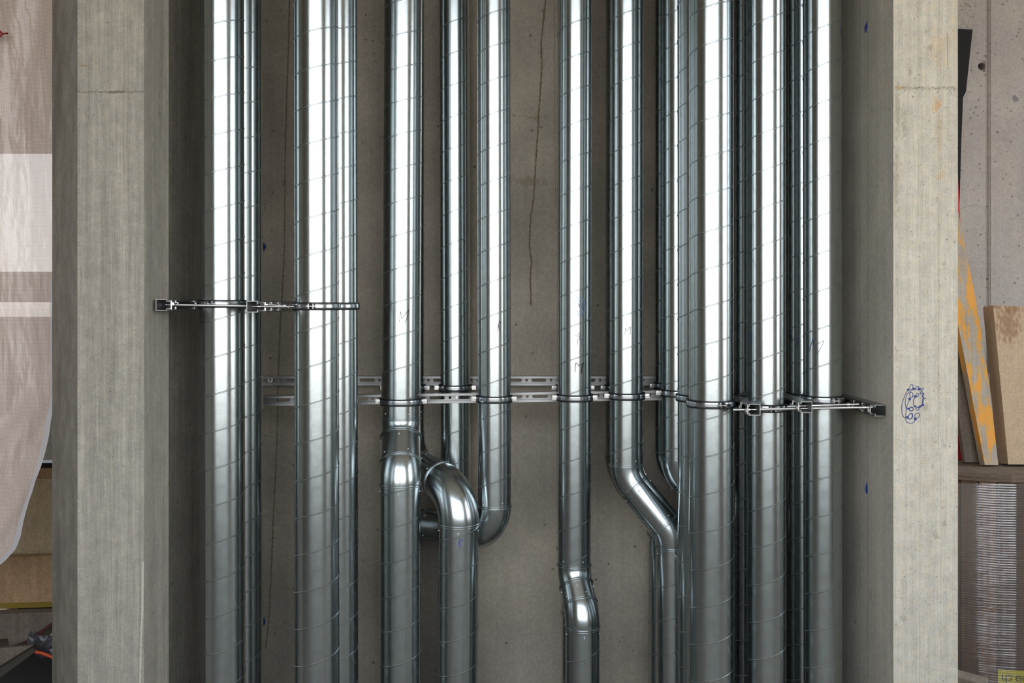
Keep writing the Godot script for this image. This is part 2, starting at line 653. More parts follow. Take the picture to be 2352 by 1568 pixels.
func rod(label: String, a: Vector3, b: Vector3, r: float, nuts: Array, group: String) -> void:
	var root := thing("threaded_rod", label, "rod", a, group)
	var m := MB.new()
	var L := a.distance_to(b)
	var u := (b - a).normalized()
	var s := u.cross(Vector3(0.1, 0.2, 0.9)).normalized()
	var t := Transform3D(Basis(s, u, s.cross(u)), Vector3.ZERO)
	var prof := [Vector2(0.0, 0.0)]
	var y := 0.0
	while y < L:
		prof.append(Vector2(r * 0.86, y)); prof.append(Vector2(r, y + 0.002))
		y += 0.004
	prof.append(Vector2(r * 0.8, L)); prof.append(Vector2(0, L))
	m.lathe(prof, 10, t)
	obj("shank", m, M.bright, root)
	for k in nuts:
		var nm := MB.new()
		nm.lathe([Vector2(0, k - 0.005), Vector2(0.0085, k - 0.005), Vector2(0.0085, k + 0.005), Vector2(0, k + 0.005)], 6, t)
		obj("nut", nm, M.bright, root)

# ---------------------------------------------------------------- scene
func _ready() -> void:
	rng.seed = 11
	# camera: level, with the lens shifted down a little
	var cam := Camera3D.new()
	cam.name = "camera"
	cam.projection = Camera3D.PROJECTION_FRUSTUM
	cam.near = 0.05
	cam.far = 200.0
	cam.size = 0.05 * 1568.0 / F
	cam.frustum_offset = Vector2(0, -0.05 * (784.0 - HY) / F)
	cam.position = Vector3(0, H, 0)
	add_child(cam)
	cam.current = true
	# overcast daylight
	var sky_mat := ProceduralSkyMaterial.new()
	sky_mat.sky_top_color = Color(0.86, 0.90, 0.95)
	sky_mat.sky_horizon_color = Color(0.97, 0.97, 0.96)
	sky_mat.ground_horizon_color = Color(0.93, 0.92, 0.90)
	sky_mat.ground_bottom_color = Color(0.62, 0.60, 0.57)
	sky_mat.sun_angle_max = 0.0
	sky_mat.sky_energy_multiplier = 2.12
	sky_mat.ground_energy_multiplier = 2.12
	var env := Environment.new()
	env.background_mode = Environment.BG_SKY
	env.sky = Sky.new()
	env.sky.sky_material = sky_mat
	env.tonemap_mode = Environment.TONE_MAPPER_LINEAR
	env.tonemap_exposure = 1.0
	env.sdfgi_enabled = true
	env.ssao_enabled = true
	env.ssil_enabled = true
	var we := WorldEnvironment.new()
	we.name = "environment"
	we.environment = env
	add_child(we)

	make_materials()
	build_shell()
	build_ducts()
	build_supports()
	build_left_bay()
	build_right_bay()

# ---------------------------------------------------------------- shell
# a face with its own map: p00 top left, p10 top right, p11 bottom right, p01 bottom left
func face(b: MB, p00: Vector3, p10: Vector3, p11: Vector3, p01: Vector3, nn: Vector3, u0 := 0.0, v0 := 0.0, u1 := 1.0, v1 := 1.0) -> void:
	b.poly([p00, p10, p11, p01], nn, [Vector2(u0, v0), Vector2(u1, v0), Vector2(u1, v1), Vector2(u0, v1)])

func build_shell() -> void:
	# --- general concrete for what lies around the niche
	var gi := concrete_image(512, 512, Color(0.70, 0.68, 0.64), Color(0.74, 0.71, 0.66), 21, 0.05, 0.10, 0.07, 60)
	M.concrete = mat_tex(gi, 0.9, 0.0, Vector2(0.5, 0.5))
	var fi := concrete_image(512, 512, Color(0.43, 0.41, 0.38), Color(0.48, 0.455, 0.415), 31, 0.0, 0.25, 0.12, 200)
	M.floor = mat_tex(fi, 0.85, 0.0, Vector2(0.5, 0.5))
	var b := MB.new()
	b.box(Vector3(-1.2, -0.1, -2.9), Vector3(12.2, 0.2, 7.6))
	struct("floor", b, M.floor, "bare dusty concrete floor of the building site")
	b = MB.new()
	b.box(Vector3(-1.2, TOP + 0.12, -2.9), Vector3(12.2, 0.24, 7.6))
	struct("ceiling", b, M.concrete, "raw concrete slab above the hall")
	# hall side opposite the niche, close behind the lens: parapet, lintel and posts round one wide opening
	b = MB.new()
	b.box(Vector3(-1.2, 0.675, 0.7), Vector3(12.2, 1.35, 0.3))
	b.box(Vector3(-1.2, TOP - 0.2, 0.7), Vector3(12.2, 0.4, 0.3))
	b.box(Vector3(-4.95, 2.975, 0.7), Vector3(4.7, 3.25, 0.3))
	b.box(Vector3(3.85, 2.975, 0.7), Vector3(2.1, 3.25, 0.3))
	struct("wall_rear", b, M.concrete, "concrete facade with parapet and one wide opening, facing the niche")
	# wall on the +x side with a second opening
	b = MB.new()
	b.box(Vector3(4.75, 0.675, -2.9), Vector3(0.3, 1.35, 7.6))
	b.box(Vector3(4.75, TOP - 0.2, -2.9), Vector3(0.3, 0.4, 7.6))
	b.box(Vector3(4.75, 2.975, 0.25), Vector3(0.3, 3.25, 1.3))
	b.box(Vector3(4.75, 2.975, -5.85), Vector3(0.3, 3.25, 1.7))
	struct("wall_right", b, M.concrete, "side wall of the hall with an opening towards the street")
	b = MB.new()
	b.box(Vector3(-7.15, TOP / 2, -2.9), Vector3(0.3, TOP, 7.6))
	struct("wall_left", b, M.concrete, "far side wall of the hall")

	# --- back wall of the niche: fine cracks and blue paint dabs
	var W := 2.76
	var T := 3.4
	var bw := 880
	var bh := 1088
	var im := concrete_image(bw, bh, Color(0.60, 0.565, 0.515), Color(0.64, 0.60, 0.54), 41, 0.035, 0.08, 0.05, 260)
	var zb := 4.345
	var at := func(px: float, py: float) -> Vector2:
		var p := P(px, py, zb)
		return Vector2((p.x + W / 2) / W * bw, (3.5 - p.y) / T * bh)
	rng.seed = 5
	var cr := []
	for q in [[664, 0], [662, 100], [658, 210], [657, 260], [654, 350], [653, 560], [647, 680], [643, 740], [640, 820], [637, 900], [636, 1000], [629, 1150], [626, 1210], [621, 1340], [617, 1420], [609, 1490]]:
		cr.append(at.call(q[0], q[1]))
	line(im, cr, 0.7, Color(0.26, 0.19, 0.12), 0.75, 0.5)
	cr = []
	for q in [[1252, 0], [1242, 100], [1244, 150], [1236, 270], [1235, 300], [1231, 350], [1225, 455], [1218, 500], [1215, 560], [1220, 600], [1217, 640], [1219, 700]]:
		cr.append(at.call(q[0], q[1]))
	line(im, cr, 0.9, Color(0.27, 0.20, 0.12), 0.75, 0.4)
	line(im, [at.call(1273, 5), at.call(1275, 480)], 0.6, Color(0.36, 0.29, 0.20), 0.5, 0.4)
	line(im, [at.call(1178, 267), at.call(1270, 267)], 0.5, Color(0.40, 0.36, 0.30), 0.4, 0.3)
	line(im, [at.call(1215, 268), at.call(1240, 274)], 0.8, Color(0.40, 0.33, 0.25), 0.5, 1.5)
	for k in 40:
		var p: Vector2 = at.call(rng.randf_range(605, 880), rng.randf_range(0, 700))
		blot(im, p.x, p.y, rng.randf_range(0.6, 1.4), Color(0.28, 0.24, 0.19), 0.7)
	stain(im, at.call(1210, 415).x, at.call(1210, 415).y, 34, 9, Color(0.47, 0.42, 0.35), 0.5, 8)
	for q in [[604, 568, 3.2], [603, 1431, 3.4]]:
		var p: Vector2 = at.call(q[0], q[1])
		stain(im, p.x, p.y, 4.5, 8.5, Color(0.06, 0.12, 0.42), 1.0, int(q[1]))
	M.back = mat_tex(im, 0.92, 0.05)
	b = MB.new()
	var xl := -W / 2
	var xr := W / 2
	var ya := 3.5 - T
	face(b, Vector3(xl, 3.5, -zb), Vector3(xr, 3.5, -zb), Vector3(xr, ya, -zb), Vector3(xl, ya, -zb), Vector3(0, 0, 1))
	face(b, Vector3(xl, TOP, -zb), Vector3(xr, TOP, -zb), Vector3(xr, 3.5, -zb), Vector3(xl, 3.5, -zb), Vector3(0, 0, 1), 0, 0.2, 1, 1)
	face(b, Vector3(xl, ya, -zb), Vector3(xr, ya, -zb), Vector3(xr, 0, -zb), Vector3(xl, 0, -zb), Vector3(0, 0, 1), 0, 0, 1, 0.03)
	b.poly([Vector3(xl, TOP, -zb - 0.25), Vector3(xr, TOP, -zb - 0.25), Vector3(xr, 0, -zb - 0.25), Vector3(xl, 0, -zb - 0.25)], Vector3(0, 0, -1))
	struct("wall_back", b, M.back, "brownish concrete back wall of the niche with thin vertical cracks")

	# --- pier on the -x side: pilaster in front, thicker wall behind it
	var zf := 3.34
	var lw := 192
	var lh := 2048
	im = concrete_image(lw, lh, Color(0.58, 0.557, 0.515), Color(0.605, 0.577, 0.522), 51, 0.13, 0.05, 0.06, 70)
	var la := func(px: float, py: float) -> Vector2:
		return Vector2((px - 178.0) / 152.0 * lw, (3.1 - (H - (py - HY) / F * zf)) / 2.6 * lh)
	rng.seed = 9
	line(im, [la.call(178, 211), la.call(330, 210)], 1.3, Color(0.36, 0.34, 0.30), 0.6, 2.2)
	line(im, [la.call(250, 212), la.call(285, 210)], 2.2, Color(0.38, 0.35, 0.31), 0.5, 3.0)
	line(im, [la.call(284, 0), la.call(285, 160), la.call(284, 400)], 0.9, Color(0.46, 0.42, 0.34), 0.5, 0.4)
	line(im, [la.call(186, 150), la.call(200, 152)], 2.0, Color(0.55, 0.45, 0.2), 0.4, 1.0)
	line(im, [la.call(328, 1290), la.call(326, 1400), la.call(323, 1480), la.call(321, 1568)], 2.6, Color(0.74, 0.71, 0.64), 0.7, 0.7)
	for k in 150:                                       # chipped arrises
		var yy := rng.randf() * lh
		blot(im, rng.randf_range(0, 3), yy, rng.randf_range(0.8, 2.0), Color(0.76, 0.75, 0.71), 0.6)
		if k % 2 == 0:
			blot(im, lw - rng.randf_range(0, 3), rng.randf() * lh, rng.randf_range(0.8, 2.2), Color(0.74, 0.71, 0.64), 0.5)
	M.pier_left = mat_tex(im, 0.9, 0.05)
	b = MB.new()
	var x0 := -1.515
	var x1 := -1.284
	face(b, Vector3(x0, 3.1, -zf), Vector3(x1, 3.1, -zf), Vector3(x1, 0.5, -zf), Vector3(x0, 0.5, -zf), Vector3(0, 0, 1))
	face(b, Vector3(x0, TOP, -zf), Vector3(x1, TOP, -zf), Vector3(x1, 3.1, -zf), Vector3(x0, 3.1, -zf), Vector3(0, 0, 1), 0, 0.08, 1, 0.98)
	face(b, Vector3(x0, 0.5, -zf), Vector3(x1, 0.5, -zf), Vector3(x1, 0, -zf), Vector3(x0, 0, -zf), Vector3(0, 0, 1), 0, 0.3, 1, 0.5)
	face(b, Vector3(x1, TOP, -zf), Vector3(-1.265, TOP, -3.53), Vector3(-1.265, 0, -3.53), Vector3(x1, 0, -zf), Vector3(1, 0, -0.1).normalized(), 0.05, 0.16, 0.75, 0.98)
	face(b, Vector3(-1.265, TOP, -3.53), Vector3(-1.34, TOP, -3.53), Vector3(-1.34, 0, -3.53), Vector3(-1.265, 0, -3.53), Vector3(0, 0, -1), 0, 0, 0.3, 2.2)
	struct("trim_1", b, M.pier_left, "plain grey concrete pilaster with vertical board grain beside the niche")
	im = concrete_image(256, 1024, Color(0.58, 0.557, 0.515), Color(0.56, 0.535, 0.49), 61, 0.05, 0.10, 0.08, 60)
	for k in 26:
		stain(im, rng.randf_range(0, 90), rng.randf_range(0, 1024), rng.randf_range(15, 50), rng.randf_range(20, 80), Color(0.45, 0.43, 0.39), 0.4, 100 + k)
	M.strip = mat_tex(im, 0.9, 0.0)
	b = MB.new()
	var xs := -1.824                                    # splayed outer side, stained along its far edge
	var zs := 3.80
	face(b, Vector3(xs, TOP, -zs), Vector3(-1.515, TOP, -zf), Vector3(-1.515, 0, -zf), Vector3(xs, 0, -zs), Vector3(zf - zs, 0, -1.515 - xs).normalized(), 0, 0, 1, 2.0)
	face(b, Vector3(xs, TOP, -4.6), Vector3(xs, TOP, -zs), Vector3(xs, 0, -zs), Vector3(xs, 0, -4.6), Vector3(-1, 0, 0), 0, 0, 1, 2)
	face(b, Vector3(-1.34, TOP, -4.6), Vector3(xs, TOP, -4.6), Vector3(xs, 0, -4.6), Vector3(-1.34, 0, -4.6), Vector3(0, 0, -1), 0, 0, 1, 2)
	var ns := MB.new()
	face(ns, Vector3(-1.34, TOP, -3.53), Vector3(-1.34, TOP, -4.345), Vector3(-1.34, 0, -4.345), Vector3(-1.34, 0, -3.53), Vector3(1, 0, 0), 0.05, 0.16, 0.95, 0.98)
	struct("wall_niche_side", ns, M.pier_left, "grey inner side wall of the niche behind the plain grey pilaster")
	struct("wall_niche_left", b, M.strip, "stained splayed outer side of the plain grey concrete pilaster")

	# --- pier on the +x side
	var rw := 192
	im = concrete_image(rw, lh, Color(0.705, 0.68, 0.625), Color(0.725, 0.685, 0.61), 71, 0.075, 0.05, 0.05, 260)
	var ra := func(px: float, py: float) -> Vector2:
		return Vector2((px - 2052.0) / 148.0 * rw, (3.1 - (H - (py - HY) / F * zf)) / 2.6 * lh)
	rng.seed = 13
	for k in 5:
		line(im, [ra.call(2056, 204 + rng.randf_range(-3, 3)), ra.call(2196, 203 + rng.randf_range(-3, 3))], 1.2, Color(0.55, 0.52, 0.45), 0.25, 3.5)
	for k in 110:
		var p: Vector2 = ra.call(rng.randf_range(2056, 2194), 203 + rng.randfn(0.0, 3.5))
		blot(im, p.x, p.y, rng.randf_range(0.7, 1.7), Color(0.78, 0.73, 0.60) if k % 3 == 0 else Color(0.38, 0.36, 0.30), 0.7)
	for q in [[2150, 240, 10, 16, 0.75], [2157, 300, 6, 60, 0.3], [2154, 110, 22, 46, 0.28], [2160, 405, 10, 14, 0.35], [2066, 200, 8, 6, 0.6], [2190, 80, 10, 70, 0.18], [2140, 1120, 8, 40, 0.12]]:
		var p: Vector2 = ra.call(q[0], q[1])
		stain(im, p.x, p.y, q[2] * 1.9, q[3] * 1.5, Color(0.72, 0.54, 0.33), q[4] * 0.7, int(q[0] + q[1]))
	for q in [[2137, 108, 9, 10], [2090, 165, 5, 9], [2128, 72, 5, 5], [2076, 280, 7, 40], [2060, 250, 6, 60], [2058, 420, 6, 90], [2160, 655, 3, 3], [2168, 605, 6, 6], [2180, 738, 4, 4], [2125, 935, 7, 10], [2167, 1022, 5, 5], [2142, 1070, 5, 7], [2168, 1200, 6, 8], [2150, 1230, 8, 14], [2074, 1420, 8, 8]]:
		var p: Vector2 = ra.call(q[0], q[1])
		stain(im, p.x, p.y, q[2] * 1.6, q[3] * 1.5, Color(0.52, 0.49, 0.42), 0.42, int(q[0] * 3 + q[1]))
	line(im, [ra.call(2175, 75), ra.call(2177, 160)], 1.3, Color(0.55, 0.49, 0.38), 0.7, 0.5)
	for q in [[2108, 220, 560, 0.35], [2112, 560, 1568, 0.4], [2155, 260, 1040, 0.4], [2159, 1040, 1568, 0.35], [2118, 240, 520, 0.2]]:
		line(im, [ra.call(q[0], q[1]), ra.call(q[0] + 1, (q[1] + q[2]) / 2), ra.call(q[0], q[2])], 0.8, Color(0.50, 0.43, 0.32), q[3], 0.5)
	for k in 420:                                       # short dashes along the board grain
		var px := rng.randf_range(2054, 2197)
		var py := rng.randf_range(-20, 1568)
		line(im, [ra.call(px, py), ra.call(px, py + rng.randf_range(2, 9))], 0.6, Color(0.47, 0.44, 0.38), 0.4, 0.2)
	M.pier_right = mat_tex(im, 0.88, 0.04)
	b = MB.new()
	x0 = 1.33
	x1 = 1.5546
	var bv := 0.006
	face(b, Vector3(x0, 3.1, -zf), Vector3(x1, 3.1, -zf), Vector3(x1, 0.5, -zf), Vector3(x0, 0.5, -zf), Vector3(0, 0, 1))
	face(b, Vector3(x0, TOP, -zf), Vector3(x1, TOP, -zf), Vector3(x1, 3.1, -zf), Vector3(x0, 3.1, -zf), Vector3(0, 0, 1), 0, 0.1, 1, 1.0)
	face(b, Vector3(x0, 0.5, -zf), Vector3(x1, 0.5, -zf), Vector3(x1, 0, -zf), Vector3(x0, 0, -zf), Vector3(0, 0, 1), 0, 0.3, 1, 0.5)
	face(b, Vector3(x1, TOP, -zf), Vector3(x1, TOP, -4.6), Vector3(x1, 0, -4.6), Vector3(x1, 0, -zf), Vector3(1, 0, 0), 0, 0, 5, 2)
	var pier := struct("trim_2", b, M.pier_right, "pale concrete pier end with rust stains, a rough pour joint and a blue pen sketch")
	pen_sketch(pier, zf)
	# its inner face towards the ducts, with two board joints and blue paint dabs
	im = concrete_image(512, 1024, Color(0.705, 0.68, 0.625), Color(0.72, 0.69, 0.63), 81, 0.05, 0.06, 0.06, 40)
	var na := func(px: float, py: float) -> Vector2:
		var z := x0 * F / (px - CX)
		return Vector2((z - zf) / 1.005 * 512, (3.5 - (H - (py - HY) / F * z)) / 3.4 * 1024)
	for px in [1993.0, 1975.0]:
		line(im, [Vector2(na.call(px, 0).x, 0), Vector2(na.call(px, 0).x, 1023)], 1.0, Color(0.50, 0.465, 0.41), 0.55, 0.6)
	for q in [[1990, 61], [1990, 1120]]:
		var p: Vector2 = na.call(q[0], q[1])
		stain(im, p.x, p.y, 11, 7, Color(0.08, 0.20, 0.62), 1.0, int(q[1]) + 3)
	stain(im, na.call(1998, 1360).x, na.call(1998, 1360).y, 9, 9, Color(0.54, 0.51, 0.46), 0.6, 33)
	M.inner_right = mat_tex(im, 0.9, 0.05)
	b = MB.new()
	face(b, Vector3(x0, 3.5, -zf), Vector3(x0, 3.5, -4.345), Vector3(x0, 0.1, -4.345), Vector3(x0, 0.1, -zf), Vector3(-1, 0, 0))
	face(b, Vector3(x0, TOP, -zf), Vector3(x0, TOP, -4.345), Vector3(x0, 3.5, -4.345), Vector3(x0, 3.5, -zf), Vector3(-1, 0, 0), 0, 0.2, 1, 1)
	face(b, Vector3(x0, 0.1, -zf), Vector3(x0, 0.1, -4.345), Vector3(x0, 0, -4.345), Vector3(x0, 0, -zf), Vector3(-1, 0, 0), 0, 0.9, 1, 0.93)
	b.poly([Vector3(x0, TOP, -4.6), Vector3(x1, TOP, -4.6), Vector3(x1, 0, -4.6), Vector3(x0, 0, -4.6)], Vector3(0, 0, -1))
	struct("wall_niche_right", b, M.inner_right, "smooth grey inner side of the pale pier with two board joints and blue dabs")

# ball pen drawing on the pale pier: little loops joined by arcs with arrowheads
func pen_sketch(pier: Node, zf: float) -> void:
	var sk := []
	var el := func(cx: float, cy: float, rx: float, ry: float, lean: float) -> Array:
		var o := []
		for k in 15:
			var a := TAU * k / 14.0
			o.append(Vector2(cx + rx * cos(a) - lean * ry * sin(a), cy + ry * sin(a)))
		return o
	# in units of the enlarged crop: 14.25 per pixel, origin (2060, 870)
	for q in [[472, 265, 52, 88, 0.15], [665, 292, 45, 50, 0.25], [470, 520, 55, 88, -0.05], [665, 525, 40, 58, 0.0], [470, 985, 68, 70, 0.1], [672, 975, 52, 52, 0.1], [445, 1220, 72, 98, 0.25], [665, 1195, 78, 82, 0.3]]:
		sk.append([el.call(q[0], q[1], q[2], q[3], q[4]), 10.0])
	sk.append([el.call(472, 985, 60, 60, 0.15), 10.0])
	sk.append([el.call(440, 1222, 64, 90, 0.25), 12.0])
	sk.append([[Vector2(345, 390), Vector2(280, 490), Vector2(225, 640), Vector2(170, 800), Vector2(150, 960), Vector2(165, 1100), Vector2(210, 1220), Vector2(245, 1270), Vector2(330, 1265)], 10.0])
	sk.append([[Vector2(540, 345), Vector2(440, 400), Vector2(340, 490), Vector2(290, 620), Vector2(268, 790), Vector2(290, 920), Vector2(310, 985), Vector2(290, 1150), Vector2(285, 1320), Vector2(330, 1420), Vector2(420, 1450), Vector2(520, 1435), Vector2(575, 1390), Vector2(605, 1310)], 10.0])
	sk.append([[Vector2(410, 690), Vector2(360, 800), Vector2(320, 910), Vector2(318, 965), Vector2(370, 975)], 9.0])
	sk.append([[Vector2(590, 610), Vector2(545, 690), Vector2(530, 780), Vector2(555, 860), Vector2(595, 900)], 10.0])
	sk.append([[Vector2(735, 340), Vector2(800, 300), Vector2(865, 300), Vector2(850, 350), Vector2(810, 390), Vector2(745, 495), Vector2(840, 470), Vector2(810, 400), Vector2(760, 330)], 9.0])
	sk.append([[Vector2(875, 470), Vector2(840, 560), Vector2(870, 640), Vector2(845, 720), Vector2(850, 780), Vector2(820, 850), Vector2(765, 900), Vector2(700, 935)], 20.0])
	sk.append([[Vector2(870, 640), Vector2(955, 630)], 11.0])
	for q in [[370, 350, 30], [560, 325, 30], [732, 338, 30], [600, 570, 32], [415, 655, 34], [375, 970, 24], [595, 895, 22], [760, 900, 24], [340, 1255, 30], [600, 1310, 38], [850, 850, 26]]:
		sk.append([[Vector2(q[0] - q[2], q[1] - q[2] * 0.4), Vector2(q[0] + q[2], q[1] + q[2] * 0.2), Vector2(q[0] - q[2] * 0.5, q[1] + q[2] * 0.7), Vector2(q[0] + q[2] * 0.1, q[1] - q[2])], 22.0])
	var b := MB.new()
	var k := 1.0 / 14.25 / F * zf
	for s in sk:
		var pts := []
		for p in s[0]:
			pts.append(P(2060 + p.x / 14.25, 870 + p.y / 14.25, zf) + Vector3(0, 0, 0.0006))
		for i in pts.size() - 1:
			var d: Vector3 = (pts[i + 1] - pts[i]).normalized()
			var w: Vector3 = Vector3(-d.y, d.x, 0) * s[1] * k
			var e: Vector3 = d * s[1] * k * 0.5
			for q in range(i, i + 2):
				pts[q].z = -zf + 0.0005 + 0.000003 * b.v.size() / 4.0
			b.poly([pts[i] - w - e, pts[i] + w - e, pts[i + 1] + w + e, pts[i + 1] - w + e], Vector3(0, 0, 1))
	var o := obj("pen_sketch", b, M.blue_ink, pier)
	o.set_meta("label", "blue ball pen sketch of loops joined by arrows")

# ---------------------------------------------------------------- ducts
func sy(py: float, z: float) -> float:
	return H - (py - HY) / F * z

func straight(label: String, px_top: float, px_low: float, z: float, r: float, seam_px: float) -> Node3D:
	var a := P(px_top, 0, z)
	var c := P(px_low, 1568, z)
	var k := (c - a) / (c.y - a.y)
	return duct(label, r, [a + k * (TOP - a.y), c + k * (0.0 - c.y)], [sy(seam_px, z)])

func down_to(px: float, z: float, y: float) -> Vector3:
	return Vector3((px - CX) / F * z, y, -z)

func build_ducts() -> void:
	var R1 := 0.0825
	var R2 := 0.0685
	var Zr := 4.21
	# group beside the plain pilaster
	straight("wide front spiral duct next to the plain grey pilaster with two rods across it", 509, 512, 3.62, R1, 628.9)
	straight("wide spiral duct hidden half behind the front duct next to the plain grey pilaster", 555, 556, 3.83, R1, 624.3)
	straight("wide spiral duct with a front bolted clamp just past the end of the upper rod", 726, 728.5, 3.60, R1, 564.6)
	straight("wide spiral duct behind the one at the end of the upper rod, dented seam showing", 772, 775, 3.82, R1, 614.0)
	# row on the back rails
	var c := duct("wide spiral duct marked M with a short forward jog below the back rails", R1, [down_to(930, 4.0, TOP), P(921, 984, 4.0), P(919.5, 1086, 3.875), down_to(919.5, 3.875, 0)], [sy(296.4, 4.0), -99, sy(1256, 3.875)], 0.125)
	writing(c, "letter_mark", "thin black letter M", P(924, 740, 4.0), R1, [[Vector2(917.5, 739), Vector2(920.5, 715), Vector2(923, 732), Vector2(939, 711), Vector2(935, 730), Vector2(929.5, 743)]], 0.0016, M.ink)
	var n := duct("wide spiral duct from behind the M duct swinging out into a big shiny elbow", R1, [down_to(930.5, Zr, TOP), P(930.5, 1062, Zr), P(1054, 1128, 3.9), down_to(1050, 3.9, 0)], [sy(300, Zr), -99, sy(1280, 3.9)], 0.15)
	writing(n, "paint_mark", "small blue scribble", P(1053, 1245, 3.9), R1, [[Vector2(1053, 1252), Vector2(1056, 1236), Vector2(1063, 1240), Vector2(1055, 1246), Vector2(1059, 1256)]], 0.002, M.blue)
	var d := straight("slim spiral duct behind the front back rail between the M duct and the R duct", 1044, 1048, Zr, 0.066, 612)
	writing(d, "letter_mark", "black letter Y with long tails", P(1045.5, 730, Zr), 0.066, [[Vector2(1060, 723), Vector2(1062, 726), Vector2(1066, 724), Vector2(1070, 717)], [Vector2(1062, 726), Vector2(1058, 740)], [Vector2(1066, 725), Vector2(1067, 735), Vector2(1064, 742)]], 0.0016, M.ink)
	var e := duct("slim spiral duct marked R that elbows sideways behind the big shiny elbow", R2, [down_to(1132.5, 3.97, TOP), P(1136, 1228, 3.97), Vector3(-0.47, sy(1228, 3.97), -4.21), Vector3(-0.47, 0, -4.21)], [sy(399, 3.97), sy(1228, 3.97) + 0.02, -99], 0.118)
	writing(e, "letter_mark", "black letter R", P(1134, 748, 3.97), R2, [[Vector2(1143, 760), Vector2(1144, 748), Vector2(1147, 737), Vector2(1150, 740), Vector2(1148, 747), Vector2(1145, 749), Vector2(1148, 761)]], 0.0022, M.ink)
	var f := duct("slim spiral duct with a blue round stamp and an M below it, jogging low down", R2, [down_to(1323.5, 3.96, TOP), P(1318.5, 1320, 3.96), P(1338, 1412, 3.86), down_to(1338, 3.86, 0)], [sy(421, 3.96), -99, sy(1480, 3.86)], 0.125)
	writing(f, "letter_mark", "black letter M", P(1321, 845, 3.96), R2, [[Vector2(1320.5, 854), Vector2(1322, 834), Vector2(1324, 833), Vector2(1330, 840), Vector2(1340, 833), Vector2(1337, 841), Vector2(1335, 858)]], 0.0024, M.ink)
	var ring := []
	var ring2 := []
	for k in 19:
		ring.append(Vector2(1328 + 15 * cos(TAU * k / 18.0), 703 + 22 * sin(TAU * k / 18.0)))
		ring2.append(Vector2(1327.5 + 8.5 * cos(TAU * k / 18.0), 703 + 13 * sin(TAU * k / 18.0)))
	var marks := [ring, ring2, [Vector2(1327, 696), Vector2(1331, 699), Vector2(1332, 706), Vector2(1328, 698), Vector2(1331, 704)]]
	for k in 12:
		var a := TAU * k / 12.0
		marks.append([Vector2(1328 + 10 * cos(a), 703 + 15.5 * sin(a)), Vector2(1328 + 13 * cos(a + 0.1), 703 + 19.5 * sin(a + 0.1))])
	writing(f, "round_stamp", "faded blue round maker's stamp", P(1321, 703, 3.96), R2, marks, 0.0011, mat(Color(0.30, 0.47, 0.74), 0.6))
	writing(f, "smudged_mark", "grey smudged handwriting", P(1321, 780, 3.96), R2, [[Vector2(1320, 770), Vector2(1327, 772), Vector2(1330, 765), Vector2(1335, 768), Vector2(1333, 773), Vector2(1328, 772)], [Vector2(1328, 776), Vector2(1326, 791)], [Vector2(1331, 775), Vector2(1336, 787), Vector2(1340, 786), Vector2(1337, 792)], [Vector2(1332, 776), Vector2(1338, 782)]], 0.0014, mat(Color(0.38, 0.38, 0.42), 0.6))
	duct("slim spiral duct hidden behind the stamped duct, jogging forward with it", R2, [down_to(1317, Zr, TOP), P(1315, 1288, Zr), P(1326, 1376, 4.08), down_to(1326, 4.08, 0)], [sy(330, Zr), -99, sy(1450, 4.08)], 0.125)
	var g := duct("slim spiral duct marked M that bends sideways in a slanted offset", R2, [down_to(1441, 3.97, TOP), P(1438.5, 1094, 3.97), P(1545, 1226, 3.92), down_to(1547, 3.92, 0)], [sy(397.6, 3.97), -99, sy(1310, 3.92)], 0.13)
	writing(g, "letter_mark", "black letter M", P(1439.5, 760, 3.97), R2, [[Vector2(1435, 768), Vector2(1437, 753), Vector2(1440, 760), Vector2(1448, 750), Vector2(1447, 769)]], 0.0016, M.ink)
	duct("slim spiral duct behind the slanted offset, slanting the same way", R2, [down_to(1429, Zr, TOP), P(1427, 1075, Zr), P(1524, 1198, 4.15), down_to(1524, 4.15, 0)], [sy(395, Zr), -99, sy(1320, 4.15)], 0.13)
	duct("slim spiral duct at the end of the back rails, bending away behind the wide pair", R2, [down_to(1559, 3.955, TOP), P(1558, 1078, 3.955), P(1666, 1212, 3.955), down_to(1666, 3.955, 0)], [sy(316, 3.955), -99, sy(1300, 3.955)], 0.13)
	duct("slim spiral duct in the dark behind the last duct on the back rails", R2, [down_to(1542, 4.18, TOP), P(1541, 1060, 4.18), P(1643, 1187, 4.18), down_to(1643, 4.18, 0)], [sy(300, 4.18), -99, sy(1300, 4.18)], 0.13)
	# group beside the pale pier
	straight("wide spiral duct in front with the bolted clamp where the lower rod ends", 1633, 1633.5, 3.575, R1, 340)
	straight("wide spiral duct showing as a strip behind the clamp where the lower rod ends", 1604.5, 1605.5, 3.775, R1, 292)
	var j := straight("slim front spiral duct marked R between two rails beside the pale pier group", 1761, 1761, 3.55, 0.0675, 368)
	writing(j, "letter_mark", "faint blue letter R", P(1761, 778, 3.55), 0.0675, [[Vector2(1721.5, 791), Vector2(1721.5, 763), Vector2(1724, 762), Vector2(1725, 769), Vector2(1722.5, 773), Vector2(1724.5, 782), Vector2(1726.5, 790)]], 0.0016, M.blue_ink)
	straight("slim spiral duct in shade behind the R duct of the pale pier group", 1728, 1728, 3.76, 0.0675, 308)
	var k1 := straight("slim front spiral duct marked with a large blue M next to the pale pier", 1888, 1890, 3.55, 0.0685, 386.4)
	writing(k1, "letter_mark", "large thin blue letter M", P(1889, 790, 3.55), 0.0685, [[Vector2(1860.5, 807), Vector2(1865, 790), Vector2(1868.5, 778), Vector2(1870, 794), Vector2(1892.5, 782.5), Vector2(1887, 797), Vector2(1877, 814)]], 0.0016, M.blue_ink)
	var m1 := straight("slim spiral duct in shade behind the large blue M duct", 1846, 1847, 3.76, 0.0675, 318)
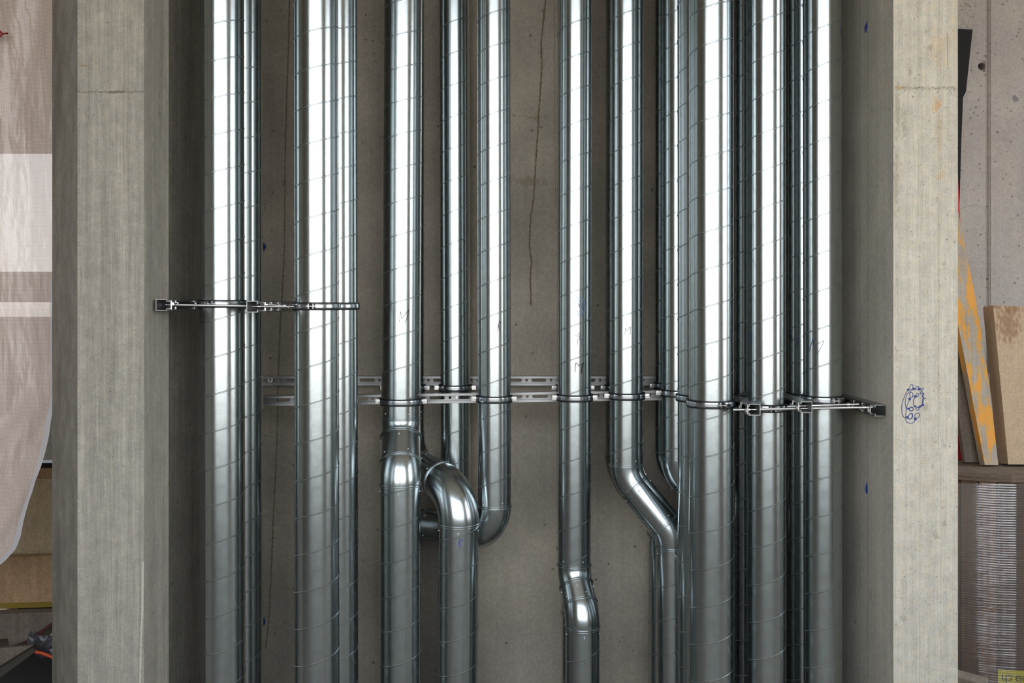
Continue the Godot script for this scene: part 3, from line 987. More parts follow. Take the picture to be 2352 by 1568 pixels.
	writing(m1, "letter_mark", "thin blue angular letter M", P(1846, 780, 3.76), 0.0675, [[Vector2(1815, 778), Vector2(1817.5, 768), Vector2(1821.5, 781.5), Vector2(1837, 775.5), Vector2(1831, 788), Vector2(1826.5, 800)]], 0.0016, M.blue_ink)

# ---------------------------------------------------------------- clamps, rails, rods
func ring_at(label: String, px: float, y: float, z: float, r: float, joint: float, group: String) -> void:
	clamp_ring(label, Vector3((px - CX) / F * z, y, -z), r, joint, group)

func build_supports() -> void:
	var g1 := "clamps on the upper rods"
	var g2 := "clamps on the back rails"
	var g3 := "clamps beside the pale pier"
	var Q := PI / 2
	ring_at("pipe clamp on the front duct next to the plain grey pilaster", 510.5, 2.004, 3.62, 0.0825, -0.15, g1)
	ring_at("pipe clamp round the wide duct at the end of the upper rod", 727, 1.995, 3.60, 0.0825, 0.0, g1)
	ring_at("pipe clamp round the dented duct behind the one at the upper rod's end", 773.5, 1.995, 3.82, 0.0825, 0.0, g1)
	ring_at("pipe clamp round the half hidden duct next to the plain grey pilaster", 555.5, 2.0, 3.83, 0.0825, PI / 4, g1)
	ring_at("pipe clamp round the wide M duct just above its jog", 922, 1.598, 4.0, 0.0825, Q, g2)
	ring_at("pipe clamp round the hidden duct behind the wide M duct", 930.5, 1.636, 4.21, 0.0825, Q, g2)
	ring_at("pipe clamp with shiny front bead behind the slotted front back rail", 1046, 1.637, 4.21, 0.066, Q, g2)
	ring_at("pipe clamp round the slim R duct above the sideways elbow", 1135, 1.612, 3.97, 0.0685, Q, g2)
	ring_at("pipe clamp round the duct with the blue round stamp", 1320, 1.618, 3.96, 0.0685, Q, g2)
	ring_at("pipe clamp round the duct hidden behind the stamped duct", 1316, 1.636, 4.21, 0.0685, Q, g2)
	ring_at("pipe clamp round the slim M duct above the slanted offset", 1439.5, 1.624, 3.97, 0.0685, Q, g2)
	ring_at("pipe clamp round the duct behind the slanted offset", 1428, 1.636, 4.21, 0.0685, Q, g2)
	ring_at("pipe clamp round the last duct at the end of the back rails", 1558.5, 1.638, 3.955, 0.0685, Q, g2)
	ring_at("pipe clamp in the dark behind the last duct on the back rails", 1541.5, 1.648, 4.18, 0.0685, Q, g2)
	ring_at("pipe clamp with a front joint on the wide duct at the lower rod's end", 1633, 1.634, 3.575, 0.0825, 0.23, g3)
	ring_at("pipe clamp showing behind the wide duct at the lower rod's end", 1605, 1.636, 3.775, 0.0825, 0.6, g3)
	ring_at("pipe clamp round the faint R duct between the two short rails", 1761, 1.622, 3.55, 0.0675, 0.0, g3)
	ring_at("pipe clamp in shade behind the faint R duct", 1728, 1.636, 3.76, 0.0675, 0.0, g3)
	ring_at("pipe clamp round the large blue M duct next to the pale pier", 1889, 1.652, 3.55, 0.0685, 0.25, g3)
	ring_at("pipe clamp in shade behind the large blue M duct", 1846.5, 1.640, 3.76, 0.0675, 0.0, g3)

	# rails that run back along the niche
	var plain := Basis.IDENTITY
	var turned := Basis(Vector3(-1, 0, 0), Vector3(0, -1, 0), Vector3(0, 0, 1))
	var rg := "rails running back into the niche"
	var a := channel("short channel rail fixed to the plain grey pilaster, open end facing out", Vector3(-1.265, 2.0, -3.40), plain, 0.62, false, rg)
	rail_nuts(a, [-0.045, -0.09, -0.30])
	a = channel("short channel rail between the two wide front ducts at the upper rod", P(566, 704, 3.40), plain, 0.62, false, rg)
	rail_nuts(a, [-0.10, -0.19, -0.30])
	a = channel("short channel rail between the wide duct and the faint R duct", Vector3(0.882, 1.628, -3.40), turned, 0.62, false, rg)
	rail_nuts(a, [-0.02, -0.12, -0.22])
	a = channel("short channel rail between the faint R duct and the large blue M duct", Vector3(1.066, 1.637, -3.40), turned, 0.62, false, rg)
	rail_nuts(a, [-0.03, -0.10])
	a = channel("short channel rail fixed to the inner side of the pale pier", Vector3(1.329, 1.625, -3.40), turned, 0.62, false, rg)
	rail_nuts(a, [-0.05, -0.13, -0.22])
	# slotted rails along the back wall
	var across := Basis(Vector3(0, 0, 1), Vector3(0, 1, 0), Vector3(-1, 0, 0))
	a = channel("slotted rail fixed along the back wall, higher and farther back", Vector3(-1.2, sy(874.5, 4.3), -4.339), across, 1.85, true, "slotted back rails")
	var wa := MB.new()
	wa.lathe([Vector2(0, 0), Vector2(0.013, 0), Vector2(0.013, 0.003), Vector2(0.012, 0.004), Vector2(0, 0.004)], 20, Transform3D(Basis(Vector3(0, -1, 0), Vector3(1, 0, 0), Vector3(0, 0, 1)), Vector3(0.0036, 0.002, -0.107)))
	wa.dome(Vector3(0.0076, 0.002, -0.107), Vector3(1, 0, 0), 0.006, 0.006)
	obj("washer_bolt", wa, M.bright, a)
	a = channel("slotted rail in front of the back wall, lower and slightly sloping", Vector3(-1.2, sy(917.5, 4.09) - 0.008, -4.127), Basis(Vector3(0, 0, 1), 0.0145) * across, 1.84, true, "slotted back rails")

	# rods
	var rr := "threaded rods across the front"
	rod("long threaded rod across the wide front duct, from the pilaster rail", P(380, 699.5, 3.47), P(662, 704.5, 3.47), 0.0048, [0.035, 0.30, 0.34], rr)
	rod("short threaded rod from the upper middle rail towards the wide duct", P(580, 697, 3.52), P(676, 704, 3.52), 0.004, [0.12], rr)
	rod("long threaded rod below the pale pier clamps, nearest the front", P(1684, 941, 3.455), P(2003, 935, 3.455), 0.0052, [0.055, 0.09, 0.47], rr)
	rod("shorter threaded rod just above the long rod by the pale pier", P(1808, 933, 3.468), P(1972, 928, 3.468), 0.0046, [0.04, 0.22], rr)

# ---------------------------------------------------------------- bay beyond the plain pilaster
func flat(pts: Array, z: float) -> PackedVector2Array:      # pixel outline at distance z -> metres in the plane
	var o := PackedVector2Array()
	for p in pts:
		var q := P(p[0], p[1], z)
		o.append(Vector2(q.x, q.y))
	return o

func board(called: String, label: String, category: String, pts: Array, z: float, thick: float, m: Material, group := "", lean := 0.0) -> MeshInstance3D:
	# outline (seen at distance z at its foot) in a plane that leans back by the angle lean
	var b := MB.new()
	var low := -1e9
	for p in pts:
		low = maxf(low, p[1])
	var yf := sy(low, z)
	var o := PackedVector2Array()
	for p in pts:
		var k: float = (p[1] - HY) / F
		var t: float = (H - yf - k * z) / (cos(lean) + k * sin(lean))
		o.append(Vector2((p[0] - CX) / F * (z + t * sin(lean)), t))
	var mx := 0.0
	for p in o:
		mx += p.x / o.size()
	for i in o.size():
		o[i].x -= mx
	b.prism(o, thick)
	var ob := obj(called, b, m)
	ob.position = Vector3(mx, yf + thick * sin(lean), -z)
	ob.rotation.x = -lean
	tag(ob, label, category, group)
	return ob

func build_left_bay() -> void:
	# outer wall with a large opening to the daylight
	var b := MB.new()
	b.box(Vector3(-4.35, 0.96, -6.35), Vector3(5.3, 1.92, 0.3))
	b.box(Vector3(-4.35, (TOP + 3.05) / 2, -6.35), Vector3(5.3, TOP - 3.05, 0.3))
	b.box(Vector3(-2.05, TOP / 2, -6.35), Vector3(0.7, TOP, 0.3))
	b.box(Vector3(-6.5, TOP / 2, -6.35), Vector3(1.0, TOP, 0.3))
	b.box(Vector3(-1.62, TOP / 2, -5.4), Vector3(0.16, TOP, 1.6))
	struct("wall_bay", b, M.concrete, "concrete outer wall with a daylight opening behind the plastic sheet")

	# scaffold boards seen through the sheet
	var wg := wood_image(256, 256, Color(0.46, 0.37, 0.31), Color(0.33, 0.26, 0.22), 91)
	M.scaffold_wood = mat_tex(wg, 0.8, 0.0, Vector2(1, 1))
	M.aluminium = mat(Color(0.52, 0.53, 0.56), 0.5, 0.3)
	for q in [["grey metal scaffold deck rail with rivets high behind the plastic sheet", 305, 352, M.aluminium], ["brown wooden guard board behind the middle of the plastic sheet", 624, 694, M.scaffold_wood], ["bluish metal toe board low behind the plastic sheet", 800, 842, M.aluminium]]:
		b = MB.new()
		var z := 4.6
		var ya := sy(q[1], z)
		var yb := sy(q[2], z)
		b.box(Vector3.ZERO, Vector3(2.4, ya - yb, 0.045), 0.004)
		var o := obj("scaffold_board", b, q[3])
		o.position = Vector3(-3.05, (ya + yb) / 2, -z)
		tag(o, q[0], "board", "scaffold boards behind the sheet")
		for k in 5:
			var rv := MB.new()
			rv.dome(Vector3(-0.9 + 0.33 * k + 0.13, 0, 0.0225), Vector3(0, 0, 1), 0.011, 0.006)
			obj("rivet", rv, M.bright, o)

	# plastic sheet: film over a woven scrim, hanging, its corner drawn aside
	var n := 128
	var px := PackedByteArray()
	px.resize(n * n * 4)
	for j in n:
		for i in n:
			var tx: bool = (i % 8) < 2
			var ty: bool = (j % 8) < 2
			var th := tx or ty
			var k := (j * n + i) * 4
			px[k] = 244 if th else 214
			px[k + 1] = 236 if th else 202
			px[k + 2] = 229 if th else 194
			px[k + 3] = 250 if th else 232
	var st := mat(Color(0.88, 0.84, 0.82), 0.35)
	st.albedo_texture = tex(Image.create_from_data(n, n, false, Image.FORMAT_RGBA8, px))
	st.transparency = BaseMaterial3D.TRANSPARENCY_ALPHA
	st.backlight_enabled = true
	st.backlight = Color(0.55, 0.51, 0.48)
	st.uv1_scale = Vector3(11.4, 11.4, 1)
	var zs := 3.85
	var edge := [[-400, 128], [940, 128], [985, 119], [1040, 103], [1100, 84], [1160, 70], [1225, 52], [1258, 38], [1285, 14], [1305, -10], [1330, -60]]
	var right := func(y: float) -> float:
		for k in edge.size() - 1:
			if y <= edge[k + 1][0]:
				return lerpf(edge[k][1], edge[k + 1][1], (y - edge[k][0]) / (edge[k + 1][0] - edge[k][0]))
		return -60.0
	var fold := FastNoiseLite.new()
	fold.seed = 3
	fold.frequency = 0.011
	var surf := func(x: float, y: float) -> Vector3:
		var dz := 0.008 * sin(x * 0.05 + y * 0.003 + 1.3 * sin(y * 0.006)) + 0.012 * fold.get_noise_2d(x * 1.2, y * 0.3) + 0.0016 * fold.get_noise_2d(x * 6.0, y * 1.5)
		if y > 800:
			dz += 0.012 * sin((x * 0.9 + (y - 800) * 0.62) * 0.07) * smoothstep(800.0, 1000.0, y)
		return P(x, y, zs) + Vector3(0, 0, dz)
	var rows := []
	var nr := []
	var ur := []
	for j in 171:
		var y := -360.0 + 1690.0 * j / 170.0
		var row := []
		var nn := []
		var uu := []
		var xr: float = right.call(y)
		for i in 61:
			var x := lerpf(-130.0, xr, i / 60.0)
			var p: Vector3 = surf.call(x, y)
			var dx: Vector3 = surf.call(x + 2, y) - p
			var dy: Vector3 = surf.call(x, y + 2) - p
			row.append(p); nn.append(dy.cross(dx).normalized()); uu.append(Vector2(p.x * 1.0, -p.y))
		rows.append(row); nr.append(nn); ur.append(uu)
	b = MB.new()
	b.grid(rows, nr, ur)
	var sheet := obj("plastic_sheet", b, st)
	tag(sheet, "translucent scrim reinforced plastic sheet hanging beside the plain grey pilaster", "sheet")
	b = MB.new()                                            # folded hem along its free edge
	var hem := mat(Color(0.80, 0.79, 0.80), 0.45)
	var hr := [[], []]
	var hn := [[], []]
	var hu := [[], []]
	for j in 120:
		var y := 640.0 + 690.0 * j / 119.0
		var xr: float = right.call(y)
		hr[0].append(surf.call(xr + 1, y) + Vector3(0, 0, 0.006))
		hr[1].append(surf.call(xr - 10, y - 3.0) + Vector3(0, 0, 0.006))
		for k in 2:
			hn[k].append(Vector3(0.2 if k == 0 else -0.2, 0, 1).normalized()); hu[k].append(Vector2(k, j))
	b.grid(hr, hn, hu)
	hem.transparency = BaseMaterial3D.TRANSPARENCY_ALPHA
	hem.albedo_color.a = 0.6
	obj("hem", b, hem, sheet)
	# red clip on the sheet
	b = MB.new()
	var cc := P(-4, 78, 3.80)
	b.tube(ring_points(cc, Vector3(0, 0, 1), 0.0125, 20), 0.0038, 8, true)
	b.tube([P(2, 79, 3.80), P(10, 77, 3.80), P(18, 76.5, 3.80)], 0.0036, 8)
	tag(obj("ring_clip", b, mat(Color(0.50, 0.05, 0.06), 0.4)), "small dark red ring clip pinned to the plastic sheet", "clip")

	# pile of shuttering panels and boards on the ground
	var pw := wood_image(256, 256, Color(0.80, 0.73, 0.61), Color(0.73, 0.66, 0.55), 95)
	M.panel = mat_tex(pw, 0.8, 0.0, Vector2(1.2, 1.2))
	var ow := wood_image(256, 256, Color(0.72, 0.60, 0.46), Color(0.62, 0.50, 0.38), 96)
	M.plank = mat_tex(ow, 0.8, 0.0, Vector2(1.2, 1.2))
	var gw := wood_image(256, 256, Color(0.47, 0.43, 0.38), Color(0.37, 0.33, 0.29), 97)
	M.old_board = mat_tex(gw, 0.85, 0.0, Vector2(1.2, 1.2))
	var g := "pile of shuttering boards beside the plain pilaster"
	board("dark_gap_bar", "dark bar added for the black gap on top of the board pile", "beam", [[-200, 1064], [220, 1062], [220, 1076], [-200, 1078]], 4.5, 0.08, mat(Color(0.13, 0.13, 0.12), 0.5, 0.3), "")  # near-black bar stands in for the dark of the gap here
	board("shuttering_board", "narrow brown board under the dark gap bar", "board", [[-200, 1077], [220, 1076], [220, 1099], [-200, 1100]], 4.47, 0.12, M.plank, g)
	board("shuttering_board", "pale plywood panel standing behind the lower corner of the sheet", "board", [[-200, 1100], [220, 1099], [220, 1276], [-200, 1282]], 4.45, 0.03, M.panel, g)
	var pk: MeshInstance3D = board("shuttering_board", "wide tan plank with a mustard painted lower edge", "board", [[-200, 1284], [220, 1274], [220, 1390], [-200, 1402]], 4.38, 0.05, M.plank, g)
	var ye := MB.new()
	var yo := flat([[-200, 1390], [220, 1378], [220, 1391], [-200, 1403]], 4.38)
	ye.poly([Vector3(yo[0].x, yo[0].y, 0) - Vector3(pk.position.x, pk.position.y, 0) + Vector3(0, 0, 0.001), Vector3(yo[1].x, yo[1].y, 0) - Vector3(pk.position.x, pk.position.y, 0) + Vector3(0, 0, 0.001), Vector3(yo[2].x, yo[2].y, 0) - Vector3(pk.position.x, pk.position.y, 0) + Vector3(0, 0, 0.001), Vector3(yo[3].x, yo[3].y, 0) - Vector3(pk.position.x, pk.position.y, 0) + Vector3(0, 0, 0.001)], Vector3(0, 0, 1))
	obj("painted_edge", ye, mat(Color(0.50, 0.42, 0.13), 0.7), pk)
	board("timber_block", "small square timber block wedged under the tan plank", "block", [[-30, 1399], [15, 1398], [17, 1412], [-30, 1413]], 4.36, 0.2, M.panel)
	board("timber_and_gap_bar", "dark bar put in for the shade of the gap under the tan plank", "beam", [[-200, 1397], [220, 1388], [220, 1408], [-200, 1416]], 4.5, 0.1, mat(Color(0.22, 0.20, 0.18), 0.9))  # dark colour stands for the shade in the recess under the plank
	board("shuttering_board", "worn grey brown board with a broken slanting corner", "board", [[-200, 1416], [220, 1402], [120, 1432], [85, 1452], [62, 1470], [22, 1484], [18, 1466], [-200, 1478]], 4.30, 0.06, M.old_board, g)
	board("painted_lath", "thin dark pink lath along the broken board's lower edge", "lath", [[119, 1428], [122, 1431], [66, 1477], [46, 1481], [60, 1472]], 4.28, 0.012, mat(Color(0.33, 0.13, 0.14), 0.8))
	board("shuttering_board", "thick grey board lying on the ground in front of the pile", "board", [[-200, 1500], [30, 1486], [77, 1481], [-10, 1535], [-200, 1640]], 4.10, 0.02, M.old_board, g)
	board("timber_and_gap_bar", "grey edge timber below the lying board", "beam", [[-10, 1533], [76, 1482], [80, 1497], [0, 1556], [-200, 1690], [-200, 1650]], 4.13, 0.03, mat(Color(0.27, 0.25, 0.22), 0.9))
	# black slab added for the dark pit, crumpled grey foil and an orange hose
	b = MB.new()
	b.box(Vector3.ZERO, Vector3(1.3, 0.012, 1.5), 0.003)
	var tp := obj("dark_floor_slab", b, mat(Color(0.045, 0.04, 0.04), 0.7))
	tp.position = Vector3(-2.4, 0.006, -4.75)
	tag(tp, "black slab added on the floor for the dark under the board pile", "dark_floor_slab")
	b = MB.new()
	var wr := []
	var wn := []
	var wu := []
	var fn := FastNoiseLite.new()
	fn.seed = 12
	fn.frequency = 0.09
	for j in 15:
		var row := []
		var nn := []
		var uu := []
		for i in 25:
			var x := 70.0 + 130.0 * i / 24.0
			var y := 1447.0 + 52.0 * j / 14.0 + 12.0 * sin(i * 0.3)
			var p := P(x, y, 4.25) + Vector3(0, 0, 0.03 * fn.get_noise_2d(x * 2.0, y * 3.0) + 0.03 * sin(PI * j / 14.0))
			row.append(p); uu.append(Vector2(x, y))
			nn.append(Vector3(fn.get_noise_2d(x * 3, y) * 0.8, 0.4 + fn.get_noise_2d(y * 3, x) * 0.8, 1).normalized())
		wr.append(row); wn.append(nn); wu.append(uu)
	b.grid(wr, wn, wu)
	tag(obj("crumpled_foil", b, mat(Color(0.25, 0.24, 0.26), 0.35)), "crumpled grey plastic foil lying against the foot of the pilaster", "foil")
	b = MB.new()
	var hp := []
	for k in 9:
		var t := k / 8.0
		hp.append(P(80 + 60 * t, 1496 + 10 * t + 14 * t * t, 4.14))
	b.tube(hp, 0.007, 10)
	tag(obj("hose", b, mat(Color(0.78, 0.30, 0.14), 0.5)), "orange hose curving over the dark ground by the pilaster", "hose")

# ---------------------------------------------------------------- bay beyond the pale pier
func build_right_bay() -> void:
	# wall with a vertical panel joint, tie hole and air holes
	var zw := 5.6
	var w := 768
	var h := 1024
	var im := concrete_image(w, h, Color(0.585, 0.555, 0.53), Color(0.61, 0.575, 0.535), 121, 0.02, 0.05, 0.05, 500)
	var xa := 1.6
	var xb := 4.0
	var wa := func(px: float, py: float) -> Vector2:
		var p := P(px, py, zw)
		return Vector2((p.x - xa) / (xb - xa) * w, (4.0 - p.y) / 3.2 * h)
	rng.seed = 23
	for k in 40:
		var p: Vector2 = wa.call(rng.randf_range(2200, 2240), rng.randf_range(5, 70))
		line(im, [p, p + Vector2(rng.randf_range(1, 6), rng.randf_range(-1, 1))], 0.6, Color(0.34, 0.30, 0.25), 0.6, 0.4)
	for k in 90:
		var p: Vector2 = wa.call(rng.randf_range(2200, 2352), rng.randf_range(0, 720))
		blot(im, p.x, p.y, rng.randf_range(0.7, 1.8), Color(0.30, 0.28, 0.25), 0.75)
	stain(im, wa.call(2328, 226).x, wa.call(2328, 226).y, 10, 7, Color(0.36, 0.35, 0.36), 0.7, 7)
	line(im, [wa.call(2205, 478), wa.call(2240, 470), wa.call(2265, 482)], 0.6, Color(0.45, 0.38, 0.32), 0.5, 1.0)
	M.wall_right_bay = mat_tex(im, 0.9, 0.05)
	var b := MB.new()
	var xg := P(2264, 0, zw).x             # groove between the two panels
	var xh := P(2276, 0, zw).x
	var y1 := 4.0
	var y0 := 0.8
	var uat := func(x: float) -> float:
		return (x - xa) / (xb - xa)
	# tie hole: the panel is built round a round opening
	var hc := P(2257, 151, zw)
	var hr := 0.036
	var x_l := hc.x - 0.06
	var x_r := xg
	var ph := [Vector2(x_l, hc.y + 0.06), Vector2(x_r, hc.y + 0.06), Vector2(x_r, hc.y - 0.06), Vector2(x_l, hc.y - 0.06)]
	face(b, Vector3(xa, y1, -zw), Vector3(x_l, y1, -zw), Vector3(x_l, y0, -zw), Vector3(xa, y0, -zw), Vector3(0, 0, 1), 0, 0, uat.call(x_l), 1)
	face(b, Vector3(x_l, y1, -zw), Vector3(x_r, y1, -zw), Vector3(x_r, ph[0].y, -zw), Vector3(x_l, ph[0].y, -zw), Vector3(0, 0, 1), uat.call(x_l), 0, uat.call(x_r), (y1 - ph[0].y) / 3.2)
	face(b, Vector3(x_l, ph[2].y, -zw), Vector3(x_r, ph[2].y, -zw), Vector3(x_r, y0, -zw), Vector3(x_l, y0, -zw), Vector3(0, 0, 1), uat.call(x_l), (y1 - ph[2].y) / 3.2, uat.call(x_r), 1)
	var seg := 32
	for k in seg:
		var q := []
		for a in [TAU * k / seg, TAU * (k + 1) / seg]:
			var dr := Vector2(cos(a), sin(a))
			var lx: float = (x_r - hc.x if dr.x > 0 else hc.x - x_l) / maxf(absf(dr.x), 1e-5)
			var ly: float = 0.06 / maxf(absf(dr.y), 1e-5)
			var outp: Vector2 = Vector2(hc.x, hc.y) + dr * minf(lx, ly)
			var inp: Vector2 = Vector2(hc.x, hc.y) + dr * minf(hr, minf(lx, ly) * 0.98)
			q.append([outp, inp, Vector2(hc.x, hc.y) + dr * 0.021])
		var v3 := func(p: Vector2, z: float) -> Vector3: return Vector3(p.x, p.y, -z)
		var uvp := func(p: Vector2) -> Vector2: return Vector2((p.x - xa) / (xb - xa), (y1 - p.y) / 3.2)
		b.poly([v3.call(q[0][0], zw), v3.call(q[1][0], zw), v3.call(q[1][1], zw), v3.call(q[0][1], zw)], Vector3(0, 0, 1), [uvp.call(q[0][0]), uvp.call(q[1][0]), uvp.call(q[1][1]), uvp.call(q[0][1])])
		var mid := -Vector3(cos(TAU * (k + 0.5) / seg), sin(TAU * (k + 0.5) / seg), -1.2).normalized()
		b.poly([v3.call(q[0][1], zw), v3.call(q[1][1], zw), v3.call(q[1][2], zw + 0.014), v3.call(q[0][2], zw + 0.014)], mid, [uvp.call(q[0][1]), uvp.call(q[1][1]), uvp.call(q[1][2]), uvp.call(q[0][2])])
		b.poly([v3.call(q[0][2], zw + 0.014), v3.call(q[1][2], zw + 0.014), v3.call(q[1][2], zw + 0.22), v3.call(q[0][2], zw + 0.22)], -Vector3(cos(TAU * (k + 0.5) / seg), sin(TAU * (k + 0.5) / seg), 0))
	# groove with a low ridge of grout in it
	var gx := [xg, lerpf(xg, xh, 0.18), lerpf(xg, xh, 0.42), lerpf(xg, xh, 0.6), lerpf(xg, xh, 0.8), xh]
	var gz := [0.0, 0.009, 0.007, 0.0, 0.006, 0.0]
	for k in 5:
		var pa := Vector3(gx[k], y1, -zw - gz[k])
		var pb := Vector3(gx[k + 1], y1, -zw - gz[k + 1])
		var dd := pb - pa
		face(b, pa, pb, Vector3(pb.x, y0, pb.z), Vector3(pa.x, y0, pa.z), Vector3(-dd.z, 0, dd.x).normalized(), uat.call(gx[k]), 0, uat.call(gx[k + 1]), 1)
	face(b, Vector3(xh, y1, -zw), Vector3(xb, y1, -zw), Vector3(xb, y0, -zw), Vector3(xh, y0, -zw), Vector3(0, 0, 1), uat.call(xh), 0, 1, 1)
	face(b, Vector3(xa, TOP, -zw), Vector3(4.6, TOP, -zw), Vector3(4.6, y1, -zw), Vector3(xa, y1, -zw), Vector3(0, 0, 1), 0, 0.3, 2.2, 1)
	face(b, Vector3(xb, y1, -zw), Vector3(4.6, y1, -zw), Vector3(4.6, y0, -zw), Vector3(xb, y0, -zw), Vector3(0, 0, 1), 0, 0, 1.2, 1)
	face(b, Vector3(xa, y0, -zw), Vector3(4.6, y0, -zw), Vector3(4.6, 0, -zw), Vector3(xa, 0, -zw), Vector3(0, 0, 1), 0, 0, 2.2, 0.25)
	b.box(Vector3(3.1, TOP / 2, -zw - 0.35), Vector3(3.0, TOP, 0.2))
	struct("wall_bay_right", b, M.wall_right_bay, "pitted grey concrete wall with a vertical panel joint and a round tie hole")
	b = MB.new()
	b.box(Vector3(1.46, TOP / 2, -5.1), Vector3(0.19, TOP, 1.0))
	struct("wall_bay_divider", b, M.concrete, "concrete wall between the niche and the bay with the drum")

	# cable drum lying flat: staves round the core, board flange on top, wrapped in film
	var zc := 4.86
	var cx := 2.34
	var R := 0.56
	var ytop := sy(1091, 4.30)
	var drum := thing("cable_drum", "brown wooden cable drum of upright staves wrapped in clear film", "drum", Vector3(cx, 0, -zc))
	var dws := []
	for k in 4:
		var dw := wood_image(128, 256, [Color(0.37, 0.265, 0.185), Color(0.40, 0.29, 0.21), Color(0.34, 0.24, 0.165), Color(0.42, 0.31, 0.23)][k], [Color(0.22, 0.15, 0.10), Color(0.24, 0.165, 0.11), Color(0.20, 0.14, 0.095), Color(0.27, 0.19, 0.13)][k], 130 + k)
		dws.append(mat_tex(dw, 0.85, 0.1, Vector2(3, 1.2)))
	var ns := 46
	var sw := TAU * R / ns
	var core := MB.new()
	core.lathe([Vector2(R - 0.03, 0), Vector2(R - 0.03, ytop - 0.03)], 46)
	obj("core", core, mat(Color(0.10, 0.08, 0.07), 0.9), drum)
	var meshes := []
	for k in 4:
		var sb := MB.new()
		sb.box(Vector3(0, (ytop - 0.036) / 2, 0), Vector3(sw - 0.004, ytop - 0.036, 0.024), 0.002)
		meshes.append(sb.mesh(dws[k]))
	for k in ns:
		var a := TAU * (k + 0.5) / ns
		var o := MeshInstance3D.new()
		o.name = "stave"
		o.mesh = meshes[(k * 7 + k / 3) % 4]
		drum.add_child(o, true)
		o.position = Vector3(sin(a), 0, cos(a)) * (R - 0.012 + 0.002 * sin(k * 5.0))
		o.rotation.y = a
	var ft := mat_tex(wood_image(256, 128, Color(0.42, 0.36, 0.29), Color(0.27, 0.22, 0.17), 141), 0.9, 0.15, Vector2(2, 2))
	for k in 8:                                              # boards of the top flange
		var z0 := -R + 2 * R * k / 8.0
		var z1 := z0 + 2 * R / 8.0 - 0.004
		var lo := []
		for q in 7:
			var z := lerpf(z0, z1, q / 6.0)
			lo.append(Vector2(sqrt(maxf((R + 0.004) * (R + 0.004) - z * z, 0.0001)), z))
		var pl := PackedVector2Array()
		for q in lo:
			pl.append(Vector2(q.x, -q.y))
		lo.reverse()
		for q in lo:
			pl.append(Vector2(-q.x, -q.y))
		var fb := MB.new()
		fb.prism(pl, 0.034, Transform3D(Basis(Vector3(1, 0, 0), Vector3(0, 0, -1), Vector3(0, 1, 0)), Vector3(0, ytop, 0)))
		obj("flange_board", fb, ft, drum)
	# film: tight horizontal ripples from stave edge to stave edge
	var film := mat(Color(0.93, 0.93, 0.95, 0.008), 0.07)
	film.transparency = BaseMaterial3D.TRANSPARENCY_ALPHA
	film.specular_mode = BaseMaterial3D.SPECULAR_SCHLICK_GGX
	film.metallic_specular = 1.0
	var fr := []
	var fnn := []
	var fu := []
	var cnt := 420
	rng.seed = 31
	var amp := []
	for j in cnt:
		amp.append(rng.randf_range(0.45, 1.0))
	b = MB.new()
	for q in ns * 3:                                         # three wraps, each one flat strip of film from stave edge to stave edge
		var k := q % ns
		var lay := q / ns
		var a0 := TAU * k / ns
		var fn3 := Vector3(sin(a0 + PI / ns), 0, cos(a0 + PI / ns))
		if fn3.z < 0.2:
			continue
		fr = []
		fnn = []
		fu = []
		for j in cnt:
			var row := []
			var nn := []
			var uu := []
			for e in 4:
				var a := a0 + TAU / ns * e / 3.0
				var o := Vector3(sin(a), 0, cos(a))
				var slant := 0.03 * sin(a * 1.0 + 0.3)
				var y := 0.02 + (ytop - 0.062 + slant) * j / (cnt - 1.0)
				var ph2 := TAU * y / 0.0112 + 0.5 * sin(k * 1.7 + e + lay) + 1.2 * sin(y * 9.0 + k * 0.4) + lay * 0.5
				var am: float = amp[(j + lay * 7) % cnt] * 0.0009
				var p := o * (R + 0.006) / cos(PI / ns)
				p = p - fn3 * (p.dot(fn3) - (R + 0.0045 + 0.002 * lay + am * sin(ph2)))
				row.append(p + Vector3(0, y, 0))
				nn.append((fn3 - Vector3(0, 1, 0) * (am * TAU / 0.0112) * cos(ph2)).normalized())
				uu.append(Vector2(a, y))
			fr.append(row); fnn.append(nn); fu.append(uu)
		b.grid(fr, fnn, fu)
	var fo := obj("stretch_film", b, film, drum)
	fo.set_meta("label", "clear rippled stretch film")
	# yellow strip with upside-down print under the film
	b = MB.new()
	var rs := R + 0.0025
	var yl := sy(1540, 4.3)
	b.lathe([Vector2(rs, yl - 0.14), Vector2(rs, yl)], 44, Transform3D.IDENTITY, -0.27, 0.75)
	var strip := obj("label_strip", b, mat(Color(0.62, 0.58, 0.10), 0.6), drum)
	strip.set_meta("label", "yellow strip with upside-down black web address")
	var f := SystemFont.new()
	f.font_names = PackedStringArray(["Droid Sans"])
	var ch := ["h", "c", ".", "a", "i", "o"]
	var chx := [2309.5, 2321.5, 2328.5, 2337.5, 2344.8, 2353.5]
	for k in 6:
		var tm := TextMesh.new()
		tm.text = ch[k]
		tm.font = f
		tm.font_size = 64
		tm.pixel_size = 0.00072
		tm.depth = 0.0008
		tm.curve_step = 1.0
		tm.material = M.ink
		var o := MeshInstance3D.new()
		o.name = "letter"
		o.mesh = tm
		strip.add_child(o, true)
		var xx: float = (chx[k] - CX) / F * 4.3 - cx
		var a := asin(clampf(xx / rs, -0.95, 0.95))
		o.transform = Transform3D(Basis(Vector3(0, 1, 0), a) * Basis(Vector3(0, 0, 1), PI), Vector3(sin(a), 0, cos(a)) * (rs + 0.001) + Vector3(0, yl - 0.038, 0))

	# boards standing on the drum and leaning on the wall
	var oim := wood_image(512, 1024, Color(0.62, 0.58, 0.53), Color(0.53, 0.485, 0.43), 151)
	var pn := FastNoiseLite.new()
	pn.seed = 44
	pn.frequency = 0.011
	pn.fractal_octaves = 4
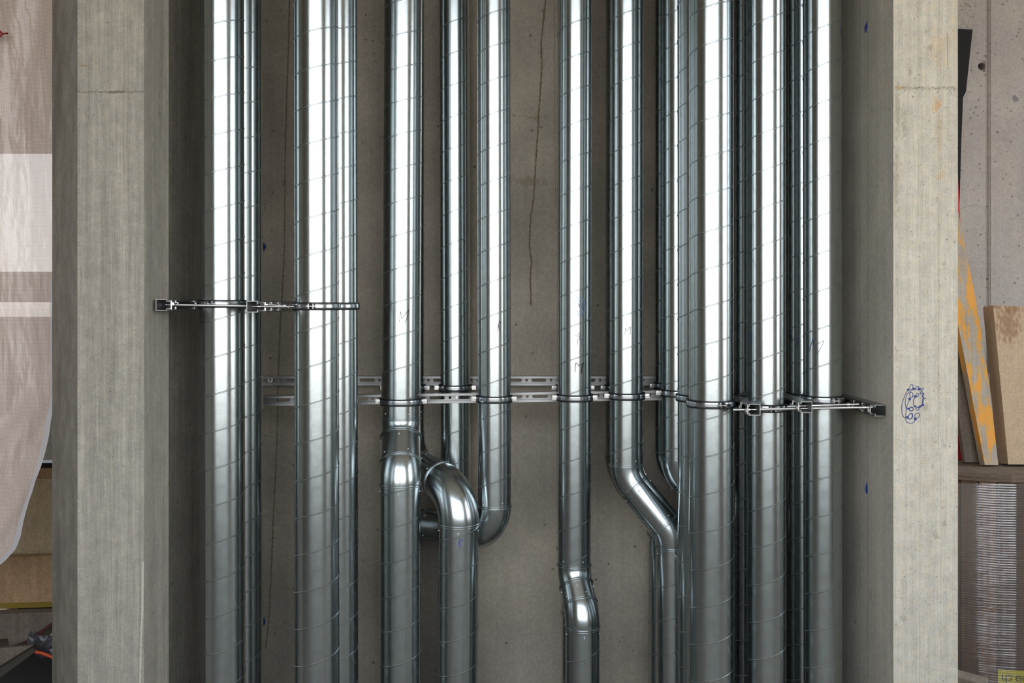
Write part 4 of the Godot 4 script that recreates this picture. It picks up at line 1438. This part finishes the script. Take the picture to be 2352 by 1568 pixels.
	for y in 1024:
		for x in 512:
			var v := pn.get_noise_2d(x * 2.2, y * 0.55) + 0.25 * pn.get_noise_2d(x * 9.0, y * 3.0)
			var k := smoothstep(-0.15, 0.32, v)
			if k > 0.0:
				oim.set_pixel(x, y, oim.get_pixel(x, y).lerp(Color(0.80, 0.53, 0.14), k * 0.85))
	M.orange_board = mat_tex(oim, 0.75, 0.0, Vector2(1.3, 0.7))
	var bg := "boards standing on the drum"
	var dy := ytop + 0.001
	var foot := func(z: float) -> float: return HY + (H - dy) * F / z
	var zo := 4.52
	var yo: float = foot.call(zo)
	board("leaning_board", "weathered plank flecked with orange paint leaning on the drum top", "board", [[2150, 500], [2186, 420], [2201, 491], [2243, 703], [2272, 880], [2293, yo], [2262, yo], [2226, 880], [2201, 752]], zo, 0.05, M.orange_board, bg, 0.16)
	var zg := 4.62
	var yg: float = foot.call(zg)
	board("leaning_board", "grey brown plank leaning behind the orange flecked one", "board", [[2150, 690], [2190, 690], [2202, 790], [2262, yg], [2216, yg], [2200, 940]], zg, 0.03, M.old_board, bg, 0.16)
	var pim := wood_image(512, 512, Color(0.66, 0.575, 0.47), Color(0.61, 0.52, 0.42), 161)
	for q in [[410, 172, 34, 62, 3], [384, 128, 22, 8, 5], [425, 134, 26, 14, 9]]:
		stain(pim, q[0], q[1], q[2], q[3], Color(0.45, 0.31, 0.20), 0.55, q[4])
	M.beige = mat_tex(pim, 0.85, 0.0, Vector2(1.0, 1.0))
	board("leaning_board", "thick beige panel with brown stains leaning over the drum", "board", [[2281, 706], [2520, 716], [2560, yo], [2316, yo]], zo, 0.10, M.beige, bg, 0.11)
	var zr := 4.70
	var yr: float = foot.call(zr)
	board("leaning_board", "red board standing in the corner behind the grey brown plank", "board", [[2120, 385], [2199, 385], [2206, 512], [2206, 800], [2212, yr], [2120, yr]], zr, 0.02, mat(Color(0.62, 0.10, 0.11), 0.5), bg, 0.16)
	board("felt_strip", "black tapering strip of roofing felt hanging on the pitted wall", "felt", [[2150, 62], [2234, 68], [2222, 180], [2219, 210], [2212, 224], [2208, 330], [2204, 470], [2150, 480]], 5.578, 0.02, mat(Color(0.035, 0.033, 0.03), 0.9))
	# squared timber in front of the drum
	b = MB.new()
	b.box(Vector3.ZERO, Vector3(0.42, 0.16, 0.09), 0.003)
	var tb := obj("squared_timber", b, M.old_board)
	tb.position = P(2136, 1572, 4.02)
	tb.rotation = Vector3(0, -0.55, -0.10)
	tag(tb, "grey squared timber lying in front of the wrapped drum", "timber")
